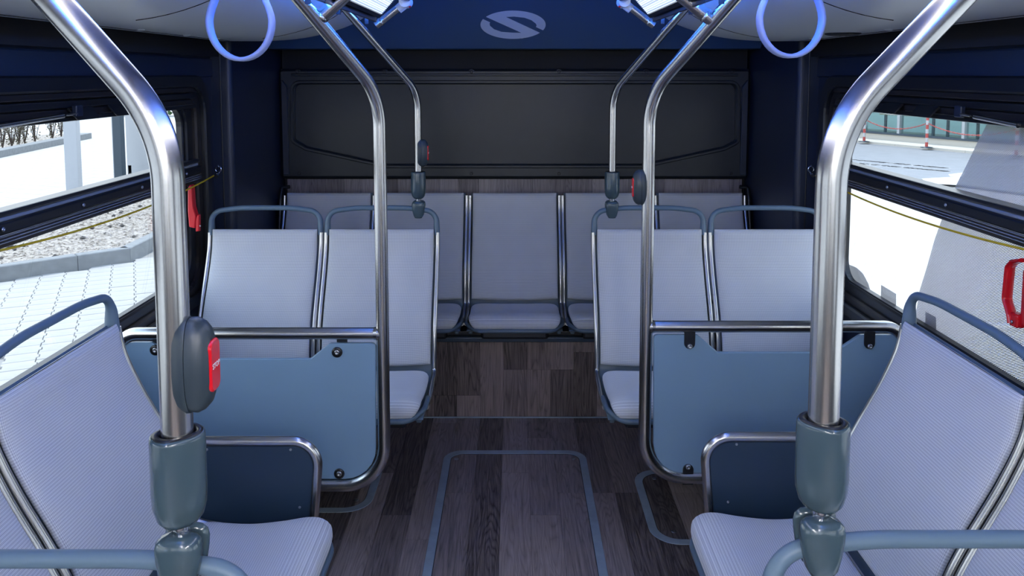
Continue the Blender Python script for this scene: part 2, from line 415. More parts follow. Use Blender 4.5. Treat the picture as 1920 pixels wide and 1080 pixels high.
# rear wall, black below the bench too, wood strip, moulded engine panel
rw = struct('wall_rear')
MB().box((0, YR + .08, 1.1), (2.6, .1, 2.4)).build('rear_base', M['matte'], rw)
ws = struct('trim_4'); x = -1.14
while x < 1.13:
    w = min(rp.choice([.075, .105, .09]), 1.14 - x)
    plank(.125, w, ws, (x + w / 2, YR - .02, .90), (math.pi / 2, 0, 0), M['wood2']); x += w
hp = thing('engine_panel', 'wide black moulded panel with sunken centre, above the rear bench', 'panel', (0, YR, 1.03))
def loc(p, o): return (p[0] - o[0], p[1] - o[1], p[2] - o[2])
PO = (0, YR, 1.03)
zt, zb = 1.575 - 1.03, 0.0
outer = [(-1.165, zt), (-1.165, .12), (-1.165, zb), (-.62, zb), (.62, zb), (1.165, zb), (1.165, .12), (1.165, zt)]
ia = [at(*q, YR) for q in ((556, 158), (556, 262), (580, 274), (728, 306), (1203, 306), (1352, 274), (1376, 262), (1376, 158))]
inner = [(p[0], p[2] - 1.03) for p in ia]
inner[1] = (inner[1][0], inner[1][1] + .004)
fo = [(p.x, p.y) for p in fillet(outer, [.02, .01, .02, .01, .01, .02, .01, .02], 4, True)]
fi = [(p.x, p.y) for p in fillet(inner, [.03, .02, .02, .08, .08, .02, .02, .03], 4, True)]
MB().box((0, -.008, zt / 2), (2.32, .012, zt)).build('centre_sheet', M['moulded'], hp)
MB().ring_plate(fo, fi, (0, -.014, 0), X_, Z_, .032, .013).build('moulded_border', M['moulded'], hp)
# raised rib just inside the border
ro = inset(fi, -.020); ri = inset(fi, -.003)
MB().ring_plate(ro, ri, (0, -.040, 0), X_, Z_, .010, .004).build('inner_rib', M['moulded'], hp)
for sgn in (-1, 1):   # upright fins at both ends and the horizontal ledge above
    MB().prism([(-sgn * a, b) for a, b in ((0, .02), (.030, .02), (.030, .455), (.004, .49), (0, .49))][::sgn * -1], (sgn * 1.148, -.046, 0), X_, Z_, .02, .003).build('side_fin', M['wall'], hp)
MB().box((0, -.048, .515), (2.20, .014, .012), bev=.003).build('ledge', M['moulded'], hp)
for px in (558, 721, 884, 1048, 1211, 1372):
    p = at(px, 135, YR - .04); bolt('screw', M['black'], (p[0], -.043, p[2] - 1.03), (0, -1, 0), .010, .004, hp, M['rubber'])
for px in (562, 725, 884, 1048, 1206, 1370):
    p = at(px, 325, YR - .04); bolt('screw', M['black'], (p[0], -.043, p[2] - 1.03), (0, -1, 0), .010, .004, hp, M['rubber'])
# rear corner boxes
for i, sg in enumerate((-1, 1)):
    w = struct('wall_rear_corner_' + ('left', 'right')[i])
    MB().prism([(p.x, p.y) for p in fillet([(sg * 1.30, YB), (sg * (XB), YB), (sg * XB, YR + .1), (sg * 1.30, YR + .1)], [0, .022, 0, 0], 6, True)][::1] , (0, 0, -.02), X_, Y_, 2.3).build('corner_box', M['wall'], w)
    MB().tube([(sg * 1.21, YB - .001, .2), (sg * 1.21, YB - .001, 1.68)], .003, 8).build('seam_bead', M['rubber'], w)
# side walls
W_Z0, W_Z1 = .665, 1.53
OPEN = [(1.18, 3.20), (-.85, 1.05), (-2.95, -.98)]        # window openings along y, from the rear
OPENR = [(1.72, 3.20), (-.05, 1.58), (-2.95, -.20)]
for i, sg in enumerate((-1, 1)):
    w = struct('wall_' + ('left', 'right')[i]); xc = sg * (XW + .045)
    MB().box((xc, (YF + YR) / 2, (W_Z0 - .4) / 2 + .0), (.09, YR - YF, W_Z0 + .4), bev=.003).build('lower_panel', M['wall'], w)
    MB().box((xc, (YF + YR) / 2, (W_Z1 + 2.3) / 2), (.09, YR - YF, 2.3 - W_Z1)).build('upper_panel', M['wall'], w)
    MB().box((sg * (XW + .03), (YF + YR) / 2, 1.575), (.075, YR - YF, .075), bev=.004).build('cable_cover', M['wall'], w)
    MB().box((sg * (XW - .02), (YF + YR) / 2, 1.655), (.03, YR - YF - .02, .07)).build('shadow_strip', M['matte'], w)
    op = (OPEN, OPENR)[i]; ys = [YR] + [q for a, b in op for q in (b, a)] + [YF]
    for a, b in zip(ys[0::2], ys[1::2]):
        MB().box((xc, (a + b) / 2, (W_Z0 + W_Z1) / 2), (.09, a - b, W_Z1 - W_Z0)).build('pillar_panel', M['wall'], w)
# windows
def window(idx, sg, y0, y1, detail):
    w = struct('window_%d' % idx, (sg * XW, 0, 0)); U = Y_ * -sg; N = X_ * -sg            # U x Z = inward
    def R(a, b, z0, z1, r): # outline in (U, Z)
        c, d = (-b, -a) if sg > 0 else (a, b)
        return rrect(c, z0, d, z1, r, 7)
    z0, z1 = W_Z0, W_Z1
    MB().ring_plate(R(y0 - .02, y1 + .01, z0 - .01, z1 + .015, .12), R(y0 + .035, y1 - .04, z0 + .035, z1 - .03, .11), (-sg * .006, 0, 0), U, Z_, .022, .006).build('outer_seal', M['rubber'], w)
    MB().ring_plate(R(y0 + .03, y1 - .035, z0 + .03, z1 - .025, .11), R(y0 + .075, y1 - .085, z0 + .065, z1 - .05, .10), (sg * .012, 0, 0), U, Z_, .020, .007).build('middle_frame', M['alu_dark'], w)
    MB().ring_plate(R(y0 + .07, y1 - .08, z0 + .06, z1 - .045, .10), R(y0 + .12, y1 - .14, z0 + .10, z1 - .095, .09), (sg * .030, 0, 0), U, Z_, .022, .006).build('inner_seal', M['rubber'], w)
    MB().ring_plate(R(y0 + .115, y1 - .135, z0 + .095, z1 - .09, .09), R(y0 + .135, y1 - .16, z0 + .105, z1 - .105, .075), (sg * .040, 0, 0), U, Z_, .024, .004).build('glazing_bead', M['black'], w)
    ym, L = (y0 + y1) / 2, y1 - y0 - .12
    # panes
    MB().box((sg * .045, ym, (z0 + 1.16) / 2 + .03), (.005, L - .1, 1.16 - z0 - .1)).build('lower_pane', M['glass'], w)
    MB().box((sg * .043, ym, (1.19 + z1) / 2 - .02), (.005, L - .1, z1 - 1.21)).build('upper_pane', M['glass'], w)
    # divider between fixed pane and tilting vent
    mb = MB(); zr = 1.140
    for dz, hh, xx, mm in ((.071, .014, .006, 'rubber'), (.057, .012, .000, 'alu_light'), (.037, .028, .010, 'black'), (.006, .036, .004, 'alu_dark')):
        MB().box((-sg * xx + sg * .018, ym, zr + dz), (.05, L - .02, hh), bev=.004).build({'rubber': 'vent_gasket', 'alu_light': 'vent_sash', 'black': 'divider_rail', 'alu_dark': 'lower_rail'}[mm], M[mm], w)
    for q in range(3):
        MB().box((-sg * .012, ym, zr + .001 + q * .008), (.004, L - .03, .0022)).build('rail_groove', M['alu_light'], w)
    MB().box((-sg * .019, ym, zr + .0225), (.002, L - .03, .0018)).build('rail_groove', M['chrome'], w)
    y = y1 - .22
    while y > y0 + .1:
        bolt('bolt', M['bolt'], (-sg * .019, y, zr + .037), N, .006, .003, w); y -= .36
    # vent head
    for q, (zz, hh, xx) in enumerate(((1.490, .018, .016), (1.466, .020, .010), (1.442, .020, .004), (1.425, .014, .012))):
        MB().box((-sg * xx + sg * .025, ym, zz), (.05, L - .06, hh), bev=.003).build('vent_head', M['rubber' if q % 2 else 'alu_dark'], w)
    MB().box((-sg * .010, ym, 1.433), (.003, L - .08, .0016)).build('rail_groove', M['chrome'], w)
    y = y1 - .15
    while y > y0:
        bolt('bolt', M['bolt'], (-sg * .017, y, 1.512), N, .004, .002, w); y -= .24 if sg > 0 else .43
    if detail:
        yg = 2.16 if sg < 0 else 2.12   # gas strut, bracket and two finger flaps
        mx = -sg * .030
        MB().tube([(mx, yg, 1.437), (mx, yg - .30 * (1 if sg < 0 else .62), 1.425)], .0062, 10).build('gas_strut', M['chrome'], w)
        MB().tube([(mx, yg + .02, 1.438), (mx, yg + .07, 1.440)], .0035, 8).build('strut_rod', M['chrome'], w)
        MB().box((mx + sg * .004, yg + .08, 1.447), (.014, .035, .032), bev=.003).build('strut_bracket', M['wall'], w)
        for yy in (2.34, 2.56):
            MB().prism([(0, 0), (.030, -.030), (.035, -.030), (.006, .004)], (sg * -.004, yy, 1.452), X_ * -sg, Z_, .12 , .002).build('finger_flap', M['rubber'], w)
    return w
window(1, -1, *OPEN[0], True); window(2, 1, *OPENR[0], True)
n = 3
for i, sg in enumerate((-1, 1)):
    for a, b in (OPEN, OPENR)[i][1:]: window(n, sg, a, b, False); n += 1
# ceiling, bulkhead, front
cl = struct('ceiling')
MB().box((0, (YF + YR) / 2, 2.23), (2.6, YR - YF + .2, .06)).build('roof_panel', M['ceil'], cl)
bh = struct('trim_3')
bp_ = fillet([(0, 3.98, 1.668), (0, 3.80, 1.668), (0, 3.22, 2.22), (0, 3.9, 2.22)], [0, .012, 0, 0], 5)
MB().loft([[(sx_, p.y, p.z) for p in bp_] for sx_ in (-1.16, 1.16)], False).build('bulkhead', M['bulk'], bh)
MB().box((0, 3.99, 1.62), (2.3, .03, .09)).build('recess_strip', M['matte'], struct('trim_5'))
fw = struct('wall_front')
for a, b, z0, z1 in ((-1.3, 1.3, -.4, .75), (-1.3, -1.15, .75, 2.0), (1.15, 1.3, .75, 2.0), (-1.3, 1.3, 2.0, 2.3)):
    MB().box(((a + b) / 2, YF - .05, (z0 + z1) / 2), (b - a, .08, z1 - z0)).build('front_panel', M['wall'], fw)
wsn = struct('window_9'); MB().box((0, YF - .05, 1.375), (2.3, .006, 1.25)).build('windscreen', M['glass'], wsn)
# ceiling ducts
def duct(sg):
    side = 'left' if sg < 0 else 'right'
    d = thing('ceiling_duct', 'silver grey curved air duct above the %s windows' % side, 'air duct', (sg * 1.18, 3.3, 1.68), 0, None)
    pr = [Vector((0, 0, .30)), Vector((0, 0, .012)), Vector((-sg * .012, 0, 0))]
    cp = [(.012, 0), (.18, .000), (.33, .012), (.46, .042), (.56, .085), (.63, .150), (.67, .24), (.685, .53)]
    pr += [Vector((-sg * q.y, 0, q.z)) for q in resample(cp, 36)[1:]] + [Vector((0, 0, .53))]
    ys = [(-6.3, 0), (-.10, 0), (-.05, .006), (-.02, .018), (0, .040)]
    cen = Vector((-sg * .3, 0, .3)); rings = []
    for y, s_ in ys: rings.append([(p.x + (cen.x - p.x) * s_, y, p.z + (cen.z - p.z) * s_) for p in pr])
    MB().loft(rings).build('duct_shell', M['duct'], d)
    o = d.children[0]
    for f in o.data.polygons: f.use_smooth = len(f.vertices) == 4
    # service flap seams: a fine dark bead running along and up the curved face
    for ys_ in (-1.30, -.30):
        path = []
        for q in range(14):
            a = q / 13
            i_ = 9 + a * 22; k0 = int(i_); p = pr[min(k0, len(pr) - 2)].lerp(pr[min(k0 + 1, len(pr) - 2)], i_ - k0)
            path.append((p.x, ys_ + .16 * (1 - a) ** 2 - .16, p.z - .0008))
        MB().tube(path, .0012, 6).build('seam', M['matte'], d)
    MB().tube([(-sg * .055, -2.4, -.0008), (-sg * .055, -.12, -.0008)], .0012, 6).build('seam', M['matte'], d)
    for y in (-1.72, -.35, -.95, -.62):
        MB().lathe([(.012, 0), (.012, -.003), (.008, -.005), (.002, -.005)], (-sg * .09, y, .0), 14).build('clip', M['duct'], d)
    for k in range(9):
        MB().lathe([(.004, .001), (.0035, -.002), (.001, -.0025)], (-sg * .012, -.55 - k * .115, .012), 8).build('rivet', M['bolt'], d)
    if sg > 0:
        MB().lathe([(.055, 0), (.055, -.004), (.045, -.007), (.035, -.003), (.004, -.003)], (-sg * .13, -.72, 0), 28, sx=1.0, sy=1.0).build('speaker_rim', M['black'], d)
    return d
duct(-1); duct(1)
# ceiling lights: ribbed diffusers on a 45 degree slope, and thin blue lines near the centre
def strip_light(sg, y0, y1, name, label, m):
    a = Vector((sg * .463, 0, 1.757)); b = Vector((sg * .365, 0, 1.868)); u = (b - a); nn = Vector((-sg * .72, 0, -.69))
    t = thing(name, label, 'light', (a.x, y1, a.z)); prof = []; K = 26
    for k in range(K):
        q = k / K
        prof += [a + u * q - nn * .000, a + u * (q + .5 / K) + nn * .0035]
    prof.append(b.copy())
    back = [b - nn * .012, a - nn * .012]
    P = [(p - a) for p in prof + back]
    MB().loft([[(p.x, yy - y1, p.z) for p in P] for yy in (y0, y1)], False).build('diffuser', m, t)
    h = [a + nn * -.012 - u * .10, a + nn * .004 - u * .10, a + nn * .004 - u * .01, a + nn * -.014, b + nn * -.014, b + nn * .004 + u * .01, b + nn * .004 + u * .10, b + nn * -.03 + u * .10, a + nn * -.03 - u * .10]
    h = [(p - a) for p in h]
    MB().loft([[(p.x, yy - y1, p.z) for p in h] for yy in (y0, y1 + .004)], False).build('housing', M['rubber'], t)
    MB().box((sg * .033, (y0 - y1) / 2, -.015), (.010, y1 - y0 - .02, .012), bev=.002).build('blue_line', M['blue_side'], t)  # added blue source, hidden behind its lip, to tint the ducts
    MB().box((sg * .019, (y0 - y1) / 2, -.010), (.006, y1 - y0, .036), bev=.001).build('shade_lip', M['rubber'], t)
    MB().box((sg * .026, (y0 - y1) / 2, .006), (.018, y1 - y0, .006)).build('shade_lip', M['rubber'], t)
    for yy in (y1 - .12, y1 - .55, y1 - .95):
        if yy > y0: MB().box((sg * .028, yy - y1, -.012), (.012, .008, .06)).build('bracket', M['clip'], t)
    return t
for sg in (-1, 1):
    sd = 'left' if sg < 0 else 'right'
    strip_light(sg, 2.05, 2.80, 'ceiling_light', 'bright ribbed ceiling light strip beside the crossbars of the %s poles' % sd, M['rear_lamp'])
    strip_light(sg, -.30, 2.04, 'ceiling_light', 'dim ceiling light overhead between the nearest and middle poles, %s side' % sd, M['mid_lamp'])
    strip_light(sg, -2.8, -.35, 'ceiling_light', 'long ribbed ceiling light strip overhead, %s of the camera' % sd, M['lamp'])  # unseen strips behind the lens, added as front fill for the seats
    t = thing('blue_light_line', 'thin blue light line along the ceiling, %s of the centre' % sd, 'light', (sg * .22, 0, 1.853))
    MB().box((0, .05, .0), (.012, 6.0, .030), bev=.003).build('light_line', M['blue'], t)
    MB().box((0, .05, -.020), (.060, 6.04, .008), bev=.002).build('channel', M['alu_dark'], t)  # unseen shield, shaped to keep the blue light off the seats
    MB().box((0, .05, .019), (.030, 6.04, .008), bev=.002).build('channel', M['alu_dark'], t)
    for yy in (-2.2, -.4, 1.4, 2.9): MB().box((0, yy, .18), (.008, .02, .31)).build('hanger', M['alu_dark'], t)
# emblem on the bulkhead: two interlocked halves forming an S in an ellipse
def emblem():
    A = Vector((0, 3.80, 1.668)); B = Vector((0, 3.22, 2.22)); V = (B - A).normalized()
    N = X_.cross(V).normalized()
    def px2(px, py):
        a, b, c = ray(px, py); d = Vector((a, b, c)); o = Vector((0, 0, H))
        t = (A - o).dot(N) / d.dot(N); p = o + d * t - A
        return (p.x, p.dot(V))
    def z(q): return px2(860 + q[0] / 8.727, q[1] / 8.727)
    def arc(cx, cy, rx, ry, a0, a1, n=22):
        return [(cx + rx * math.cos(math.radians(a0 + (a1 - a0) * k / n)), cy - ry * math.sin(math.radians(a0 + (a1 - a0) * k / n))) for k in range(n + 1)]
    # upper piece (pixel space of the 8.7x crop): outer arc from right tip to upper left tip, diagonal to lower right tip, inner loop
    up = [(1387, 492)] + arc(890, 398, 533, 230, 0, 145, 30)[0:] + [(445, 268), (1000, 521)]
    lo_outer = arc(890, 400, 533, 230, 180 + 22 - 44, 360 - 34, 34)
    n0 = empty('tmp')
    bpy.data.objects.remove(n0)
    upper = arc(890, 398, 533, 230, -24, 146, 34) + [(445, 268)]
    upper += [(1005, 524)]
    # lower tip of the diagonal
    lower_edge = arc(890, 400, 533, 230, -100, -34, 10)
    poly1 = arc(890, 400, 533, 230, -23, 146, 34) + [(1030, 533)] + [(1030, 631 - 5)] + arc(890, 400, 533, 230, -72, -35, 8) + [(770, 272)] + [(910, 266), (1080, 285), (1190, 325), (1262, 380), (1276, 410), (1264, 437)]
    poly2 = [(397, 308)] + arc(890, 400, 533, 230, 162, 288, 26)[0:] + [(1030, 533), (880, 531), (700, 518), (580, 475), (515, 420), (504, 385), (514, 362)]
    t = thing('emblem', 'pale blue flattened S shaped emblem in the middle of the ceiling bulkhead', 'logo', (0, 3.80, 1.668))
    for poly in (poly1, poly2):
        bm = bmesh.new(); pts = [z(q) for q in poly]
        vs = [bm.verts.new(X_ * x + V * y - N * 0.0 + N * .001) for x, y in pts]
        f = bm.faces.new(vs); r = bmesh.ops.extrude_face_region(bm, geom=[f])
        bmesh.ops.translate(bm, vec=N * .0015, verts=[q for q in r['geom'] if isinstance(q, bmesh.types.BMVert)])
        bmesh.ops.triangulate(bm, faces=bm.faces[:]); bmesh.ops.recalc_face_normals(bm, faces=bm.faces[:])
        me = bpy.data.meshes.new('emblem_half'); bm.to_mesh(me); bm.free(); me.materials.append(M['emblem'])
        o = bpy.data.objects.new('emblem_half', me); COL.objects.link(o); o.parent = t
emblem()
# ============================================================ SEATS
BACK = [(0, .950), (-.012, .87), (-.050, .78), (-.103, .68), (-.140, .60), (-.158, .53), (-.166, .47)]
def pad(profile, hw, ht, n=26, seg=36, off=0.0, bow0=0.0, bow1=0.0, end=.035, e=5.0, dish=0.0, wend=.0):
    """upholstered pad: superellipse sections swept along a side profile, ends rounded"""
    C = resample(profile, n); L = [0]
    for i in range(1, n): L.append(L[-1] + (C[i] - C[i - 1]).length)
    T = L[-1]; rings = []; Q = []
    stations = []
    for i in range(n): stations.append(L[i])
    extra = [T * 0 + end * q for q in (0, .08, .25, .5)] + [T - end * q for q in (0, .08, .25, .5)]
    stations = sorted(set(round(q, 5) for q in stations + extra))
    mb = MB(); rings = []; US = []
    for s_ in stations:
        k = max(i for i in range(n) if L[i] <= s_ + 1e-6); k = min(k, n - 2)
        t = (s_ - L[k]) / max(L[k + 1] - L[k], 1e-9); p = C[k].lerp(C[k + 1], t)
        tg = (C[min(k + 2, n - 1)] - C[max(k - 1, 0)]).normalized(); nn = Vector((0, tg.z, -tg.y))
        if nn.y > 0: nn = -nn
        if abs(tg.y) > .8 and nn.z < 0: nn = -nn
        de = max(0, min(s_, T - s_)); a = min(1, de / end)
        th = ht * (1 - (1 - a) ** 2.6) ** .5 if a < 1 else ht
        ww = hw - (end * wend) * (1 - (1 - (1 - a) ** 2) ** .5) if a < 1 else hw
        th = max(th, .0012); bow = bow0 * max(0, 1 - s_ / (T * .3)) + bow1 * max(0, 1 - (T - s_) / (T * .3))
        ring = []; us = []
        for j in range(seg):
            w = 2 * math.pi * (j + .5) / seg; c, d = math.cos(w), math.sin(w)
            x = ww * math.copysign(abs(c) ** (2 / e), c); m_ = th * math.copysign(abs(d) ** (2 / 2.6), d)
            f = 1 - (x / hw) ** 2
            q = p + nn * (m_ + off - dish * f * (1 if m_ > 0 else .4)) + tg * bow * f; q.x = x
            ring.append(q); us.append((x + (0 if m_ > 0 else 1), s_))
        rings.append(ring); US.append(us)
    k = seg; vs = [p for r in rings for p in r]; fl = [u for r in US for u in r]; fs = []; uv = []
    for i in range(len(rings) - 1):
        for j in range(k):
            q = (j + 1) % k; f = (i * k + j, i * k + q, (i + 1) * k + q, (i + 1) * k + j); fs.append(f); uv.append([fl[g] for g in f])
    mb.add(vs, fs, True, uv); mb.add(rings[0], [tuple(reversed(range(k)))], True); mb.add(rings[-1], [tuple(range(k))], True)
    return mb
def rounded_handle():
    """grab handle over the backrest: two flat posts and a slightly arched bar"""
    pts = [(-.213, .004, .925), (-.212, .004, 1.015), (-.10, .004, 1.030), (.10, .004, 1.030), (.212, .004, 1.015), (.213, .004, .925)]
    P = fillet(pts, [0, .048, .5, .5, .048, 0], 9)
    out = []
    for a, b in zip(P, P[1:]):
        out.append(a)
        if (b - a).length > .06: out.append(a.lerp(b, .5))
    out.append(P[-1]); R_ = []
    for p in out:
        q = max(0, (1.0 - p.z) / .07); R_.append(.0100 + .0025 * min(q, 1))
    mb = MB(); mb.tube(out, R_, 14)
    # widen the posts front to back
    for v in mb.v:
        q = min(1, max(0, (1.0 - v.z) / .045)); v.y = .004 + (v.y - .004) * (1 + .55 * q)
    return mb
def make_seat(label, fd=1.0, handle=True, group=None):
    """seat facing -Y, origin on the floor below the top of the backrest; fd scales the cushion depth"""
    t = thing('bus_seat', label, 'seat', group=group)
    back = [(y, z) for y, z in BACK]
    pad([(y, z) for y, z in [(0, .947)] + BACK[1:]], .203, .019, off=.012, bow1=.010, dish=.006, end=.028).build('back_cushion', M['fabric'], t)
    c0 = -.182; cf = lambda y: c0 + (y - c0) * fd
    cush = [(cf(-.190), .446), (cf(-.25), .436), (cf(-.33), .432), (cf(-.41), .440), (cf(-.475), .450), (cf(-.512), .440), (cf(-.524), .412)]
    pad(cush, .203, .023, off=.004, bow0=.010, dish=.004, end=.055, wend=.85).build('seat_cushion', M['fabric'], t)
    sh = [(-.001, .945)] + BACK[1:] + [(-.176, .445), (cf(-.215), .420), (cf(-.33), .404), (cf(-.45), .414), (cf(-.500), .412)]
    pad(sh, .2115, .008, n=34, off=-.013, e=9, end=.02).build('shell', M['shell'], t)
    # low front lip with rounded corners
    lip = fillet([(-.2125, cf(-.36), .418), (-.2125, cf(-.470), .424), (-.17, cf(-.533), .408), (.17, cf(-.533), .408), (.2125, cf(-.470), .424), (.2125, cf(-.36), .418)], [0, .05, .06, .06, .05, 0], 6)
    MB().tube(lip, .0095, 12).build('front_lip', M['shell'], t)
    for sg in (-1, 1):
        R_ = resample([(y, z) for y, z in [(.0, .935)] + BACK[1:] + [(-.176, .443), (cf(-.23), .428), (cf(-.33), .414), (cf(-.43), .416)]], 40)
        MB().tube([(sg * .2165, p.y - .006, p.z) for p in R_], .0088, 12).build('side_rail', M['rail'], t)
    if handle: rounded_handle().build('grab_handle', M['handle'], t)
    MB().box((0, cf(-.33), .372), (.30, .26 * fd, .045), bev=.012).build('under_frame', M['clip'], t)
    for sg in (-1, 1):
        MB().box((sg * .195, cf(-.40), .395), (.018, .17 * fd, .028), bev=.005).build('side_bracket', M['shell'], t)
    return t
def put(t, loc_, rz): t.location = loc_; t.rotation_euler = (0, 0, rz); return t
def place(proto, used, label, loc_, rz, group):
    t = proto if not used else copy_tree(proto)
    t['label'] = label; t['group'] = group; return put(t, loc_, rz)
SP = .455
protoH = make_seat('x'); first = [False]
def seat(label, loc_, rz, group):
    t = place(protoH, first[0], label, loc_, rz, group); first[0] = True; return t
G2 = 'double seats facing the camera in front of the rear bench'
for q, (x, lab) in enumerate(((-.970, 'light grey seat with grab handle, by the left window behind the left blue barrier'), (-.517, 'light grey seat with grab handle, aisle side behind the left blue barrier'),
               (.523, 'light grey seat with grab handle, aisle side behind the right blue barrier'), (.978, 'light grey seat with grab handle, by the right window behind the right blue barrier'))):
    seat(lab, (x, 3.08, 0), 0, G2)
G3 = 'side seats facing the aisle'
SS = .515
t = seat('side facing seat on the left with blue grey handle, next to the dark end panel', (-.975, 1.66, 0), math.pi / 2, G3); t.scale = (1.13, 1, 1)
t = seat('side facing seat on the left cut by the left edge of the picture', (-.975, 1.66 - SS, 0), math.pi / 2, G3); t.scale = (1.13, 1, 1)
t = seat('side facing seat on the right with blue grey handle, next to the dark end panel', (.965, 1.68, 0), -math.pi / 2, G3); t.scale = (1.13, 1, 1)
t = seat('side facing seat on the right cut by the right edge of the picture', (.965, 1.68 - SS, 0), -math.pi / 2, G3); t.scale = (1.13, 1, 1)
G4 = 'nearest seats, only their grab handles in view'
seat('nearest seat at lower left, only its blue grey handle bar shows', (-.515, .86, -.028), 0, G4)
seat('nearest seat at lower right, only its blue grey handle bar shows', (.515, .892, -.024), 0, G4)
protoB = make_seat('x', .80, False); used = False
for x, lab in zip((-.903, -.4505, 0, .4505, .903), ('rear bench seat at the far left end', 'second rear bench seat from the left', 'middle seat of the rear bench, in full view', 'second rear bench seat from the right', 'rear bench seat at the far right end')):
    t = place(protoB, used, lab, (x, 3.865, .025), 0, 'rear bench seats in a row'); used = True
bb = thing('bench_beam', 'long black beam under the rear bench seats', 'beam', (0, 3.62, .375))
MB().box((0, 0, .012), (2.28, .22, .022), bev=.004).build('beam', M['black'], bb)
for sg in (-1, 1):      # slim black end supports of the bench
    t = thing('bench_end_rail', 'black end rail at the %s end of the rear bench' % ('left', 'right')[sg > 0], 'rail', (sg * 1.14, 3.86, .38))
    MB().tube(fillet([(0, -.22, .05), (0, -.10, .10), (0, -.005, .56), (0, .02, .615), (-sg * .03, .05, .615)], [0, .05, .04, .01, 0], 5), .009, 10).build('rail_tube', M['black'], t)
# ============================================================ POLES AND BARRIERS
def crossbar(sg, Y, p0, p1, r, t, cap=False):
    a = Vector(at(*p0, Y)); b = Vector(at(*p1, Y)); d = (b - a).normalized()
    a = a - t.location; b = b - t.location
    MB().tube([a, b + d * .02], r, 18).build('crossbar', M['steel'], t)
    MB().lathe([(r * 1.12, 0), (r * 1.15, .004), (r, .008)], seg=18, mtx=Matrix.Translation(a + d * .018) @ d.to_track_quat('Z', 'Y').to_matrix().to_4x4()).build('weld', M['steel'], t)
def clamp(t, c, r=.0265, flip=1):
    """sleeve at the foot of a pole and the two-part clamp that grips a seat handle; c = point on the handle"""
    x, y, z = c; rot = Matrix.Translation((x, y, 0)) @ Matrix.Rotation(flip * math.radians(38), 4, 'Z')
    def R_(prof, sx, sy, e=2.4, seg=32):
        rings = []
        for rr, zz in prof:
            rings.append([rot @ Vector((rr * sx * math.copysign(abs(math.cos(w)) ** (2 / e), math.cos(w)), rr * sy * math.copysign(abs(math.sin(w)) ** (2 / e), math.sin(w)), z + zz)) for w in [2 * math.pi * j / seg for j in range(seg)]])
        return MB().loft(rings)
    o = R_([(r * .30, .044), (r * .62, .048), (r * .84, .056), (r * .97, .070), (r, .086), (r, .147), (r * .97, .151), (r * .88, .152), (r * .80, .145)], 1.12, .93).build('sleeve', M['sleeve'], t)
    R_([(r * .86, .140), (r * .90, .1525), (r * .70, .1535), (r * .70, .140)], 1.12, .93).build('rubber_ring', M['rubber'], t)
    MB().lathe([(.008, .028), (.010, .036), (.010, .045)], (x, y, z), 16).build('ball_joint', M['chrome'], t)
    # clamp halves: big tooth-shaped half and a slim rear half
    def tooth(y0, y1, nm):
        rings = []
        for zz, w, q in ((-.030, .009, .3), (-.0285, .0135, .7), (-.020, .0185, .95), (-.004, .0225, 1), (.012, .0250, 1), (.023, .0258, 1), (.031, .0240, .95), (.036, .0185, .75), (.0380, .011, .4)):
            m_ = (y0 + y1) / 2; h_ = (y1 - y0) / 2 * q; ring = []
            for j in range(24):
                a = 2 * math.pi * j / 24; ring.append((x + w * math.copysign(abs(math.cos(a)) ** .75, math.cos(a)), y + m_ + h_ * math.copysign(abs(math.sin(a)) ** .75, math.sin(a)), z + zz))
            rings.append(ring)
        MB().loft(rings).build(nm, M['sleeve'], t)
    tooth(-.024, .009, 'clamp_front'); tooth(.0095, .023, 'clamp_back')
def stop_button(label, pole, z, face, r=.019, s_=1.0):
    """pole button: oval housing with a red push plate facing +X * face"""
    t = thing('stop_button', label, 'stop button', (pole[0], pole[1], z), 0 if face > 0 else math.pi, 'stop buttons clipped to the poles')
    def sec(xx, hy, hz, n=30, e=2.6): return [(xx, hy * math.copysign(abs(math.cos(a)) ** (2 / e), math.cos(a)), hz * math.copysign(abs(math.sin(a)) ** (2 / 2.1), math.sin(a))) for a in [2 * math.pi * j / n for j in range(n)]]
    def mk(S_): return MB().loft([sec(*q) for q in S_])
    mk([(r - .014, .019, .050), (r - .010, .0215, .0535), (r - .003, .0225, .0545), (r, .0222, .054)]).build('back_plate', M['button'], t)
    mk([(r + .0004, .0215, .0530), (r + .008, .0220, .0535), (r + .016, .0205, .0495), (r + .022, .0170, .0425), (r + .0245, .0135, .0350)]).build('housing', M['button'], t)
    o = MB().loft([[(r + dx, y * k_, z_ * k_) for y, z_ in rrect(-.0125, -.029, .0125, .029, .008, 5)] for dx, k_ in ((.018, 1), (.0262, 1), (.0275, .94))], False).build('push_plate', M['lens'], t)
    c = bpy.data.curves.new('lettering', 'FONT'); c.body = 'STOP'; c.size = .0085; c.align_x = 'CENTER'; c.align_y = 'CENTER'; c.extrude = .0002
    c.materials.append(M['white']); tmp = bpy.data.objects.new('lettering_curve', c); COL.objects.link(tmp)
    bpy.context.view_layer.update(); me = bpy.data.meshes.new_from_object(tmp.evaluated_get(bpy.context.evaluated_depsgraph_get())); bpy.data.objects.remove(tmp); bpy.data.curves.remove(c)
    q = bpy.data.objects.new('lettering', me); COL.objects.link(q); q.parent = t; q.location = (r + .0278, 0, 0); q.rotation_euler = (math.pi / 2, 0, math.pi / 2)
    return t
GP = 'steel poles rising beside the seats'
RP = .0185
